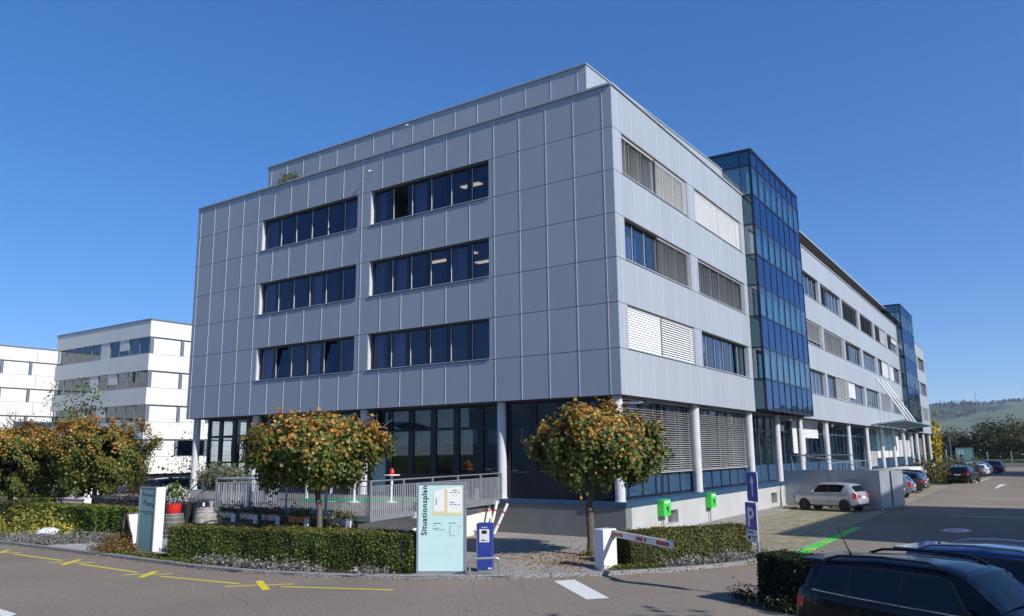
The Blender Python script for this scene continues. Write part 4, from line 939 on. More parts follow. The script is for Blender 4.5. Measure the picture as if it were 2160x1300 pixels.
creeper('ground_ivy', [(3.2, -7.2), (4.2, -6.0)], 900, 'green ground cover at the left foot of the corner hedge', GREENS)
creeper('weeds', [(1.0, -5.1), (1.6, -4.8)], 350, 'small weeds at the foot of the right maple', GREENS, .08)
creeper('weeds', [(7.6, -9.6), (9.2, -10.6)], 1600, 'dark weeds at the foot of the traffic sign', [(.03, .045, .015), (.06, .065, .03)], .12)
# smooth white stone in the bed
mb = MB(); mb.lathe([(.0, -.12), (.33, -.05), (.46, .06), (.47, .16), (.38, .28), (.2, .36), (.0, .39)], (0, 0, 0), 'white', 24)
o = mb.build('garden_stone', None, True); o.location = (-20.9, -11.1, YZ+.05); tag(o, 'smooth white egg-shaped stone lying in the lavender bed', 'stone')
# ------------------------------------------------------------------ map sign
SA = np.array([-1.02, -10.68]); SB = np.array([.18, -9.97]); sx = (SB-SA)/np.linalg.norm(SB-SA); sn = np.array([sx[1], -sx[0]]); SW = np.linalg.norm(SB-SA)
t = empty('map_sign', (SA[0], SA[1], YZ), math.atan2(sx[1], sx[0]), 'tall mint-green site map board lettered Situationsplan in an aluminium frame', 'sign')
mb = MB()
for a, b in (((0, .0, 0), (.06, .12, 2.45)), ((SW-.06, .0, 0), (SW, .12, 2.45)), ((.06, 0, 2.39), (SW-.06, .12, 2.45)), ((.06, 0, .0), (SW-.06, .12, .07))): mb.box(a, b, 'galv')
mb.build('frame', None, False, .006).parent = t
mb = MB(); mb.box((.06, .02, .07), (SW-.06, .10, 2.39), 'mint'); mb.build('panel').parent = t
def flat(mb, x0, z0, x1, z1, mt, y=.014): mb.box((x0, y, z0), (x1, .0205, z1), mt)
def tl(body, size, x, z, mt='text', rot=0, bold=0., parent=None, y=.012, sp=1.):
    M4 = Matrix.Translation((x, y, z)) @ Matrix.Rotation(R(90), 4, 'X') @ Matrix.Rotation(R(rot), 4, 'Z')
    o = text(body, size, M4, mt, None, 'lettering', bold, sp); o.parent = parent; return o
o_ = tl('Situationsplan', .20, 0, 0, rot=90, bold=.0025, parent=t, sp=1.12, y=0)
co = np.array([v.co for v in o_.data.vertices]); w_ = co[:, 2].max()-co[:, 2].min(); o_.data.transform(Matrix.Translation((.29, .012, 1.02)) @ Matrix.Diagonal((1.06, 1, 1.335/w_, 1)))
MT['maproad'] = mat('map_road_print', (.66, .60, .34), .6); MT['mapwhite'] = mat('map_white_print', (.80, .80, .76), .6); MT['mapblue'] = mat('map_blue_print', (.08, .10, .38), .6); MT['textg'] = mat('grey_lettering', (.22, .28, .28), .6)
def px(u): return .06+(u-100)/905*(SW-.12)
def pz(v): return 2.39-(v-120)/905*(SW-.12)
mb = MB(); mb.poly([(px(385), .0175, pz(720)), (px(975), .0175, pz(720)), (px(975), .0175, pz(160)), (px(740), .0175, pz(160)), (px(385), .0175, pz(262))], 'maproad')
mb.poly([(px(400), .0155, pz(640)), (px(612), .0155, pz(640)), (px(612), .0155, pz(200)), (px(405), .0155, pz(262))], 'mapwhite')
mb.poly([(px(672), .0155, pz(665)), (px(960), .0155, pz(665)), (px(960), .0155, pz(172)), (px(742), .0155, pz(172)), (px(672), .0155, pz(195))], 'mapwhite')
mb.poly([(px(640), .0157, pz(225)), (px(640), .0157, pz(195)), (px(672), .0157, pz(190)), (px(672), .0157, pz(225))], 'mapwhite')
for a, b, c, d in ((775, 222, 870, 238), (722, 264, 765, 278), (790, 264, 850, 278), (878, 264, 922, 278), (722, 456, 810, 470), (722, 498, 765, 512), (790, 498, 850, 512), (878, 498, 922, 512), (442, 385, 458, 515)):
    mb.box((px(a), .012, pz(d)), (px(c), .0153, pz(b)), 'mapblue')
for a, b in ((505, 372), (505, 550), (775, 322), (862, 322), (775, 557), (862, 557)): mb.box((px(a-6), .012, pz(b+7)), (px(a+6), .0153, pz(b-7)), 'textg')
mb.build('site_map').parent = t
tl('Besucherparkplatz', .030, px(395), pz(870), 'text', parent=t); tl('West', .026, px(395), pz(905), 'textg', parent=t); tl('Öffnungszeiten', .026, px(395), pz(962), 'textg', parent=t); tl('Mo bis Freitag 7.00 bis 19.00 Uhr', .024, px(395), pz(990), 'textg', parent=t)
tl('Parkgebühr Tarif', .030, px(705), pz(866), 'text', parent=t)
for i, (a_, b_) in enumerate((('½ Std.', 'Franken'), ('1 Std.', '1'), ('2 Std.', '2'), ('3 Std.', '3'), ('4 Std.', '4'), ('5 Std.', '5'), ('jede weitere Std.', '1'))): tl(a_, .025, px(708), pz(925+i*30), 'textg', parent=t); tl(b_, .025, px(895), pz(925+i*30), 'textg', parent=t)
# ------------------------------------------------------------------ ticket machine, hoop, post
t = empty('ticket_machine', (.42, -9.44, YZ), math.atan2(sx[1], sx[0])-R(3), 'blue parking ticket machine with pale control panel behind a steel hoop', 'ticket machine')
mb = MB(); mb.box((-.19, -.02, 0.0), (.17, .26, .06), 'galv'); mb.build('base').parent = t
mb = MB(); mb.box((-.23, -.03, .06), (-.20, .30, 1.30), 'galv'); mb.box((-.20, -.04, .06), (.21, .30, 1.31), 'bluebox'); mb.build('cabinet', None, False, .008).parent = t
mb = MB(); mb.box((-.14, -.048, .80), (.14, -.041, 1.15), 'white'); mb.box((-.07, -.055, 1.03), (.07, -.049, 1.12), 'black'); mb.box((-.08, -.053, .84), (.02, -.049, .87), 'text'); mb.box((.05, -.053, .83), (.08, -.049, .86), 'textg'); mb.box((-.07, -.052, .96), (-.05, -.049, .975), 'text'); mb.build('control_panel').parent = t
for x in (-.06, 0, .06): 
    mb = MB(); mb.tube([(x, -.041, 1.2), (x, -.049, 1.2)], .018, 'white', 12); mb.build('round_label').parent = t
mb = MB(); mb.box((.10, -.044, .08), (.20, -.041, .12), 'white'); mb.build('sticker').parent = t
h0, h1 = np.array([.55, -10.28]), np.array([1.13, -9.72]); t = None
mb = MB(); hd = (h1-h0)/np.linalg.norm(h1-h0); hp = []
for k in range(7): a = R(180-15*k); hp.append((*(h0+hd*(.1+.1*math.cos(a))), .42+.1*math.sin(a)))
for k in range(7): a = R(90-15*k); hp.append((*(h1-hd*(.1-.1*math.cos(a))), .42+.1*math.sin(a)))
mb.tube([(*h0, 0)]+hp+[(*h1, 0)], .032, 'steel', 12); o = mb.build('protective_hoop', None, True); tag(o, 'low stainless steel hoop guarding the ticket machine', 'bollard')
mb = MB(); mb.tube([(0, 0, 0), (0, 0, 2.25)], .17, 'galv', 16); mb.box((-.06, -.19, 2.05), (.06, -.16, 2.2), 'black')
o = mb.build('light_post', None, True); o.location = (-6.5, -.85, YZ); o.data.transform(Matrix.Scale(.8, 4)); tag(o, 'plain pale grey post rising behind the ticket machine', 'post')
# ------------------------------------------------------------------ barrier
bz = math.atan2(.96, .277)
t = empty('parking_barrier', (3.04, -7.35, YZ), bz, 'white parking barrier cabinet with red and white striped arm', 'barrier')
mb = MB(); mb.box((0, 0, 0), (.54, .38, 1.08), 'white'); mb.build('cabinet', None, False, .018).parent = t
mb = MB(); mb.box((.25, -.004, .95), (.27, .0, .97), 'text'); mb.box((-.001, -.0, .0), (.0, .0, .0), 'text'); mb.build('lock').parent = t
ae = G(1416, 1151, 1.0); ax = np.array([3.15, -6.95]); dv = ae[:2]-ax; AL = min(np.linalg.norm(dv), 4.0); an = math.atan2(dv[1], dv[0])
arm = empty('barrier_arm', (ax[0], ax[1], 0), an); bpy.data.objects.remove(arm)
Ma = Matrix.Translation((ax[0], ax[1], 1.02)) @ Matrix.Rotation(an, 4, 'Z'); Mi = (Matrix.Translation((3.04, -7.35, YZ)) @ Matrix.Rotation(bz, 4, 'Z')).inverted() @ Ma
mb = MB(Mi); mb.box((0, -.03, -.09), (AL-.02, .03, .09), 'white'); mb.box((AL-.02, -.035, -.10), (AL+.04, .035, .10), 'white'); mb.box((-.15, -.05, -.12), (.12, .05, .1), 'galv')
for a, b in ((.04, .20), (.44, .56), (.58, .62), (.78, .985)): mb.box((AL*a, -.033, -.055), (AL*b, -.0305, .045), 'redm'); mb.box((AL*a, .0305, -.055), (AL*b, .033, .045), 'redm')
mb.box((AL*.8, -.01, -.13), (AL*.82, .01, -.09), 'white')
mb.build('arm').parent = t
# ------------------------------------------------------------------ traffic sign post
sr = math.atan2(-.75, -.66)+R(90)     # local -y is the sign face
t = empty('traffic_sign', (8.0, -9.1, 0), sr, 'grey pole with a blue arrow sign above a blue P parking sign', 'sign')
mb = MB(); mb.tube([(0, .04, -.02), (0, .04, 2.75)], .035, 'galv', 12); mb.build('pole', None, True).parent = t
def plate(x0, z0, x1, z1, r=.04, y=0., mt='bluesign'):
    mb = MB(); pts = []
    for cx, cz, a0 in ((x1-r, z0+r, -90), (x1-r, z1-r, 0), (x0+r, z1-r, 90), (x0+r, z0+r, 180)):
        for k in range(5): a = R(a0+22.5*k); pts.append((cx+r*math.cos(a), cz+r*math.sin(a)))
    n = len(pts); mb.poly([(p[0], y-.006, p[1]) for p in pts], mt); mb.poly([(p[0], y+.006, p[1]) for p in pts][::-1], 'galv')
    for i in range(n): j = (i+1) % n; mb.poly([(pts[i][0], y-.006, pts[i][1]), (pts[i][0], y+.006, pts[i][1]), (pts[j][0], y+.006, pts[j][1]), (pts[j][0], y-.006, pts[j][1])], 'white')
    return mb, pts
def rim(mb, pts, y, th=.012, cxz=None):
    cx = sum(p[0] for p in pts)/len(pts); cz = sum(p[1] for p in pts)/len(pts); n = len(pts)
    inn = [(p[0]-math.copysign(th, p[0]-cx), p[1]-math.copysign(th, p[1]-cz)) for p in pts]
    for i in range(n): j = (i+1) % n; mb.poly([(pts[i][0], y, pts[i][1]), (pts[j][0], y, pts[j][1]), (inn[j][0], y, inn[j][1]), (inn[i][0], y, inn[i][1])], 'white')
mb, pts = plate(-.24, 2.14, .24, 2.82, .05, -.02); rim(mb, pts, -.0275)
mb.box((-.025, -.0285, 2.26), (.025, -.027, 2.58), 'white'); mb.poly([(-.09, -.028, 2.56), (.09, -.028, 2.56), (0, -.028, 2.74)], 'white'); mb.build('arrow_plate').parent = t
mb, pts = plate(-.36, 1.22, .14, 2.12, .05, -.03, 'bluesign'); rim(mb, pts, -.0375); mb.box((-.345, -.039, 1.235), (.125, -.0365, 1.50), 'white'); mb.build('parking_plate').parent = t
o = tl('P', .60, -.285, 1.58, 'white', parent=t, y=-.040, bold=.012); tl('Parkplatz', .085, -.33, 1.42, 'text', parent=t, y=-.042); tl('Parkuhr', .06, -.12, 1.33, 'text', parent=t, y=-.042); tl('7–19 h', .06, -.12, 1.26, 'text', parent=t, y=-.042)
mb = MB(); mb.lathe([(.05, 0), (.05, .003), (.035, .003), (.035, 0)], (0, 0, 0), 'text', 18); o = mb.build('parking_disc_symbol'); o.data.transform(Matrix.Translation((-.24, -.040, 1.32)) @ Matrix.Rotation(R(90), 4, 'X')); o.parent = t
# ------------------------------------------------------------------ restaurant sign, A-board, barrels
t = empty('restaurant_sign', (-13.05, -11.8, YZ), R(4), 'teal and white upright restaurant sign with handwritten lettering, left of the long hedge', 'sign')
mb = MB(); mb.box((0, 0, 0), (1.0, .02, .04), 'galv'); mb.box((-.02, -.02, 0), (.03, .06, 2.2), 'galv'); mb.box((.84, -.02, 0), (.89, .06, 2.2), 'galv'); mb.box((-.02, -.02, 2.17), (.89, .06, 2.21), 'galv'); mb.box((.03, -.015, 1.38), (.84, .02, 1.42), 'galv'); mb.box((.86, .0, 0.02), (.90, .36, 2.20), 'white'); mb.box((.03, .06, .04), (.86, .36, 2.18), 'white'); mb.build('frame').parent = t
mb = MB(); mb.box((.03, .0, 1.42), (.84, .03, 2.17), 'tealpanel'); mb.box((.03, .0, .04), (.84, .03, 1.38), 'tealpanel'); mb.build('panel').parent = t
tl('Restaurant', .155, .10, 1.93, rot=-6, parent=t, y=-.002, bold=-.001); tl('Prisma', .25, .20, 1.60, rot=-8, parent=t, y=-.002, bold=-.002, sp=.95); tl('Lunch  Apéro  Feiern', .05, .30, 1.28, 'text', parent=t, y=-.002)
t = empty('advertising_board', (-15.1, -10.75, YZ+.01), R(98), 'brown-framed folding A-board with a white face on the path', 'sign')
for s_ in (-1, 1):
    mb = MB(); a = [(-.38, s_*.42, 0), (.38, s_*.42, 0), (.38, s_*.03, 1.18), (-.38, s_*.03, 1.18)]; b = [(x, y-s_*.025, z) for x, y, z in a]
    mb.poly(a, 'bark'); mb.poly(b[::-1], 'bark')
    for i in range(4): j = (i+1) % 4; mb.poly([a[i], a[j], b[j], b[i]], 'woodd')
    q = [(-.33, s_*.40, .09), (.33, s_*.40, .09), (.33, s_*.055, 1.12), (-.33, s_*.055, 1.12)]; q = [(x, y+s_*.012, z) for x, y, z in q]; mb.poly(q, 'white' if s_ == -1 else 'black')
    mb.build('board').parent = t
def barrel(x, y, r, h, mt, label, z=YZ):
    t = empty('wine_barrel', (x, y, z), 0, label, 'barrel', 'wine barrels beside the terrace')
    prof = [(r*(.82+.18*math.sin(math.pi*k/12)), h*k/12) for k in range(13)]
    mb = MB(); mb.lathe(prof+[(prof[-1][0]-.03, h), (prof[-1][0]-.03, h-.03), (0, h-.03)], (0, 0, 0), mt, 26); mb.build('staves', None, True).parent = t
    for u in (.05, .16, .34, .66, .84, .95):
        rr = r*(.82+.18*math.sin(math.pi*u))+.004; mb = MB(); mb.lathe([(rr, h*u-.022), (rr+.004, h*u-.02), (rr+.004, h*u+.02), (rr, h*u+.022)], (0, 0, 0), 'hoop', 26); mb.build('hoop', None, True).parent = t
    return t
barrel(-15.65, -7.35, .47, 1.15, 'wood', 'pale grey weathered oak barrel at the left end of the terrace')
barrel(-16.1, -8.55, .46, 1.0, 'woodd', 'dark wooden barrel under the red flower pot')
t = empty('flower_pot', (-16.1, -8.55, YZ+.98), 0, 'red pot of white flowering geraniums standing on the dark barrel', 'flower pot')
mb = MB(); mb.lathe([(.24, 0), (.28, .05), (.31, .38), (.33, .4), (.28, .4), (.0, .36)], (0, 0, 0), 'redpot', 22); mb.build('pot', None, True).parent = t
p, d, _ = crown_points(60, 14, (.55, .5, .42), .07, -.4, .4, .2); leaves('foliage', p+[0, 0, .72], d, RNG.uniform(.07, .13, len(p)), mixcol(len(p), [(.08, .14, .02), (.05, .09, .015), (.12, .17, .03)], (2, 2, 1)), t)
MT['petal'] = leaf_mat('petal'); p = sph(90)*[.58, .52, .42]+[0, 0, .75]; p = np.repeat(p, 4, 0)+RNG.normal(size=(360, 3))*.03; leaves('flowers', p, sph(360), RNG.uniform(.05, .09, 360), mixcol(360, [(.75, .74, .70)], (1,), .05), t)
t = empty('flower_pot', (-16.6, -7.6, YZ), 0, 'dark green tub of small white flowers between the two barrels', 'flower pot')
mb = MB(); mb.lathe([(.2, 0), (.25, 1.0), (.27, 1.3), (.22, 1.3), (0, 1.25)], (0, 0, 0), 'black', 16); mb.build('pot', None, True).parent = t
p, d, _ = crown_points(30, 12, (.35, .35, .25), .06, -.2, .4, .2); leaves('foliage', p+[0, 0, 1.45], d, RNG.uniform(.06, .1, len(p)), mixcol(len(p), [(.06, .10, .02), (.6, .58, .55)], (2, 1)), t)
def bottle(x, y, z, label, mt='black', lab=False):
    t = empty('wine_bottle', (x, y, z), 0, label, 'bottle', 'bottles on the pale barrel'); mb = MB(); mb.lathe([(.045, 0), (.047, .02), (.047, .28), (.03, .35), (.016, .38), (.016, .47), (0, .47)], (0, 0, 0), mt, 12); mb.build('glass_body', None, True).parent = t
    if lab: mb = MB(); mb.lathe([(.0485, .08), (.0488, .09), (.0488, .22), (.0485, .23)], (0, 0, 0), 'white', 12); mb.build('paper_label', None, True).parent = t
bottle(-15.85, -7.6, YZ+1.13, 'dark wine bottle standing on the pale barrel, left of the labelled one'); bottle(-15.62, -7.5, YZ+1.13, 'dark wine bottle with a white label on the pale barrel', 'black', True)
mb = MB(); mb.lathe([(.07, 0), (.11, .3), (.12, .3), (.1, .28), (0, .28)], (0, 0, 0), 'wood', 14); o = mb.build('cream_bucket', None, True); o.location = (-15.4, -7.3, YZ+1.13); tag(o, 'small cream bucket at the right of the pale barrel top', 'bucket')
# olive tree in a tub behind the barrels
t = empty('olive_tree', (-15.9, -6.55, 1.3), 0, 'grey-green olive tree in a tub behind the barrels at the terrace end', 'tree')
mb = MB(); mb.tube([(0, 0, 0), (.02, 0, .4), (.05, 0, .8)], [.05, .035, .03], 'bark', 8)
for k in range(10): a = k*.63; mb.tube([(.05, 0, .7), (.45*math.cos(a), .45*math.sin(a), .95), (.95*math.cos(a), .95*math.sin(a), 1.15+.2*math.sin(k*3))], [.02, .012, .005], 'bark', 5)
mb.build('trunk').parent = t
p, d, _ = crown_points(260, 14, (1.15, .95, .55), .10, -.9, .2, .3); leaves('crown', p+[0, 0, 1.15], d, RNG.uniform(.07, .13, len(p)), mixcol(len(p), [(.14, .16, .09), (.19, .20, .13), (.09, .11, .06)], (2, 2, 1)), t)
mb = MB(); mb.lathe([(.24, -1.18), (.28, -.6), (.31, .1), (.26, .1), (0, .05)], (0, 0, 0), 'black', 16); mb.build('tub', None, True).parent = t
# barrier poles leaning in the corner
for i, (dx, dy, lb) in enumerate(((0, 0, 'white plastic pole with red bands leaning against the wall, left of the bundle'), (.18, .05, 'red and white plastic pole in the middle of the leaning bundle'), (.36, .1, 'white pole with a red band leaning right in the bundle'))):
    t = empty('marker_pole', (-5.95+dx, -.95+dy, YZ), 0, lb, 'pole', 'red and white poles leaning in the corner')
    tops = ((-.15, .5, 1.25), (.0, .55, 1.28), (.38, .45, 1.2))[i]; P_ = lambda u: tuple(np.array(tops)*u)
    mb = MB(); mb.tube([(0, 0, 0), tops], .06, 'white', 12); mb.build('tube', None, True).parent = t
    mb = MB(); mb.tube([P_(.68), P_(.74)], .063, 'redm', 12); mb.build('red_band', None, True).parent = t
    mb = MB(); mb.tube([P_(.3), P_(.33)], .063, 'redm', 12); mb.build('red_band', None, True).parent = t
mb = MB(); mb.tube([(0, 0, 0), (-.05, .2, 1.8)], .012, 'steel', 6); o = mb.build('metal_rod'); o.location = (-5.8, -.6, YZ); tag(o, 'thin steel rod leaning with the poles in the wall corner', 'rod')
mb = MB()
for k in range(9): a = k*.6; mb.tube([(random.uniform(-.4, .1), random.uniform(-.2, .2), .02), (random.uniform(-.3, .5), random.uniform(-.3, .3), .1+.05*k % .2), (random.uniform(0, .6), random.uniform(-.2, .2), .03)], .018, ('redm', 'white', 'black')[k % 3], 6)
o = mb.build('barrier_tape'); o.location = (-6.0, -1.35, YZ); tag(o, 'tangle of red and white barrier tape at the foot of the poles', 'tape')
# green charging boxes on the plinth
for (a, b, c, d), lb in (((3.0, 3.75, .72, 1.16), 'bright green charging box nearer the building corner'), ((8.7, 9.4, .72, 1.16), 'bright green charging box farther along the plinth')):
    t = empty('charging_box', (0, 0, 0), 0, lb, 'charging box', 'green charging boxes on the plinth')
    mb = MB(RFM); lbox(mb, a, b, .005, .30, c-.02, d+.2, 'greenbox'); mb.build('box', t, False, .02)
    mb = MB(RFM); lbox(mb, a+.1, b-.1, .3005, .303, d+.05, d+.13, 'white'); mb.build('lettering_strip', t)
    cx = (a+b)/2; mb = MB(RFM); mb.poly([(cx-.16, .304, 1.1), (cx-.02, .304, 1.06), (cx+.05, .304, 1.12), (cx+.12, .304, 1.0), (cx+.1, .304, .86), (cx+.16, .304, .78), (cx+.05, .304, .84), (cx-.02, .304, .95), (cx-.14, .304, 1.0), (cx-.05, .304, 1.03)], 'text'); mb.build('plug_symbol', t)
    mb = MB(RFM); mb.tube([(cx, .1, 0), (cx, .1, c)], .03, 'galv', 8); mb.build('conduit', t)
mb = MB(RFM); lbox(mb, 1.55, 2.05, .3, .8, YZ, .42, 'card'); o = mb.build('wooden_box'); tag(o, 'small light plywood box beside the wall behind the corner hedge', 'box')
# ------------------------------------------------------------------ metal enclosure in the car park
t = empty('metal_enclosure', (2.5, 21, 0), 0, 'silver sheet-metal enclosure screening the bays behind the small silver car', 'enclosure')
MT['sheet'] = mat('brushed_sheet_metal', (.40, .43, .47), .35, .45, noise=.10, nscale=1.)
A_ = np.array([-.45, 21.85]); B_ = np.array([5.15, 20.4]); dd = (B_-A_)/np.linalg.norm(B_-A_); nn = np.array([-dd[1], dd[0]]); Lw = np.linalg.norm(B_-A_)
def wallbox(off0, off1, s0, s1, z0, z1, mt, name, mbx=None):
    mb = mbx or MB(); mb.prism([A_+dd*s0+nn*off0, A_+dd*s1+nn*off0, A_+dd*s1+nn*off1, A_+dd*s0+nn*off1], z0, z1, mt)
    return mb.build(name, t)
wallbox(0, .06, 0, Lw*.47, .14, 2.12, 'sheet', 'panel'); wallbox(0, .06, Lw*.50, Lw, .14, 2.12, 'sheet', 'panel'); wallbox(-.02, .08, Lw*.47, Lw*.50, 0, 2.14, 'galv', 'post')
wallbox(.06, 1.25, Lw-.07, Lw, .14, 2.12, 'sheet', 'end_panel'); wallbox(1.5, 1.56, 0, Lw, .14, 2.12, 'sheet', 'panel'); wallbox(1.56, 2.9, Lw-.07, Lw, .14, 2.12, 'sheet', 'end_panel'); wallbox(-.02, .08, Lw-.06, Lw+.02, 0, 2.12, 'galv', 'post')
mb = MB(); mb.tube([(-.1, 22.5, 2.1), (-.1, 22.5, 3.0), (3.5, 22.2, 3.0)], .03, 'galv', 8); mb.tube([(-.1, 24, 3.0), (2.5, 24.2, 2.6), (4.5, 24.1, 1.8)], .03, 'galv', 8); mb.tube([(3.5, 22.2, 3.0), (3.5, 22.2, 2.)], .025, 'galv', 8); mb.build('handrail', t)
# raised landing by the side entrance
t = empty('side_landing', (1, 50, 0), 0, 'raised concrete landing and ramp edge along the facade behind the parked cars', 'landing')
mb = MB(RFM); lbox(mb, 23.5, 68, .06, 1.3, 0, 1.42, 'concrete'); mb.build('slab', t); mb = MB(RFM); mb.poly([(68, .06, 1.42), (68, 1.3, 1.42), (86, 1.3, .1), (86, .06, .1)], 'concrete'); lbox(mb, 56, 66, 1.3, 3.0, 1.1, 1.5, 'whitewall'); mb.build('ramp', t)
mb = MB(RFM); mb.tube([(30, 1.2, 2.4), (50, 1.2, 2.4)], .03, 'galv', 6)
for k in range(11): mb.tube([(30+2*k, 1.2, 1.42), (30+2*k, 1.2, 2.4)], .02, 'galv', 6)
mb.build('handrail', t)

# ================================================================== cars
def interp(tab, x): return float(np.interp(x, [p[0] for p in tab], [p[1] for p in tab]))
KINDS = {   # profile tables in metres, x from the front (0) to the rear (L)
 'hatch': dict(L=3.95, W=.84, roof=[(0, .56), (.05, .74), (.22, .85), (.78, .98), (.92, 1.01), (1.45, 1.38), (1.6, 1.44), (1.9, 1.485), (2.7, 1.49), (3.3, 1.44), (3.5, 1.38), (3.84, .98), (3.92, .84), (3.95, .6)],
   belt=[(0, .52), (.05, .70), (.22, .80), (.92, .94), (2.5, .97), (3.5, .99), (3.8, .97), (3.91, .80), (3.95, .58)], glass=(.97, 1.5, 3.56, 3.8), side=[(1.30, 1.62, 2.2, 2.2), (2.28, 2.28, 2.95, 3.2)], wheels=(.72, 3.18), wr=.30, taper=.22),
 'suv': dict(L=4.35, W=.91, roof=[(0, .7), (.06, .92), (.3, 1.02), (1.05, 1.10), (1.2, 1.13), (1.75, 1.58), (2.1, 1.66), (3.0, 1.68), (3.8, 1.63), (4.05, 1.58), (4.25, 1.15), (4.33, .95), (4.35, .6)],
   belt=[(0, .66), (.06, .86), (.3, .96), (1.2, 1.04), (3.0, 1.08), (4.0, 1.14), (4.25, 1.12), (4.32, .93), (4.35, .58)], glass=(1.26, 1.82, 4.08, 4.24), side=[(1.66, 1.96, 2.55, 2.5), (2.63, 2.6, 3.35, 3.35), (3.43, 3.43, 3.95, 3.85)], wheels=(.85, 3.5), wr=.36, taper=.12),
 'wagon': dict(L=4.6, W=.89, roof=[(0, .58), (.08, .75), (.4, .86), (1.2, .97), (1.38, 1.0), (2.05, 1.40), (2.5, 1.47), (3.2, 1.48), (4.0, 1.42), (4.25, 1.36), (4.5, 1.0), (4.57, .88), (4.6, .6)],
   belt=[(0, .56), (.08, .72), (.4, .82), (1.4, .94), (3.0, .97), (4.2, 1.02), (4.48, .98), (4.56, .84), (4.6, .58)], glass=(1.44, 2.1, 4.28, 4.46), side=[(1.9, 2.25, 2.82, 2.8), (2.9, 2.88, 3.65, 3.65), (3.72, 3.72, 4.2, 4.05)], wheels=(.88, 3.6), wr=.33, taper=.18),
 'sedan': dict(L=4.5, W=.88, roof=[(0, .58), (.08, .73), (.4, .84), (1.25, .95), (1.4, .98), (2.1, 1.38), (2.5, 1.43), (3.0, 1.42), (3.4, 1.34), (4.0, 1.04), (4.4, 1.0), (4.48, .9), (4.5, .6)],
   belt=[(0, .56), (.08, .70), (.4, .80), (1.4, .92), (3.0, .95), (4.0, .99), (4.4, .95), (4.5, .58)], glass=(1.46, 2.14, 3.42, 3.95), side=[(1.95, 2.3, 2.75, 2.75), (2.82, 2.82, 3.45, 3.35)], wheels=(.85, 3.5), wr=.32, taper=.18)}
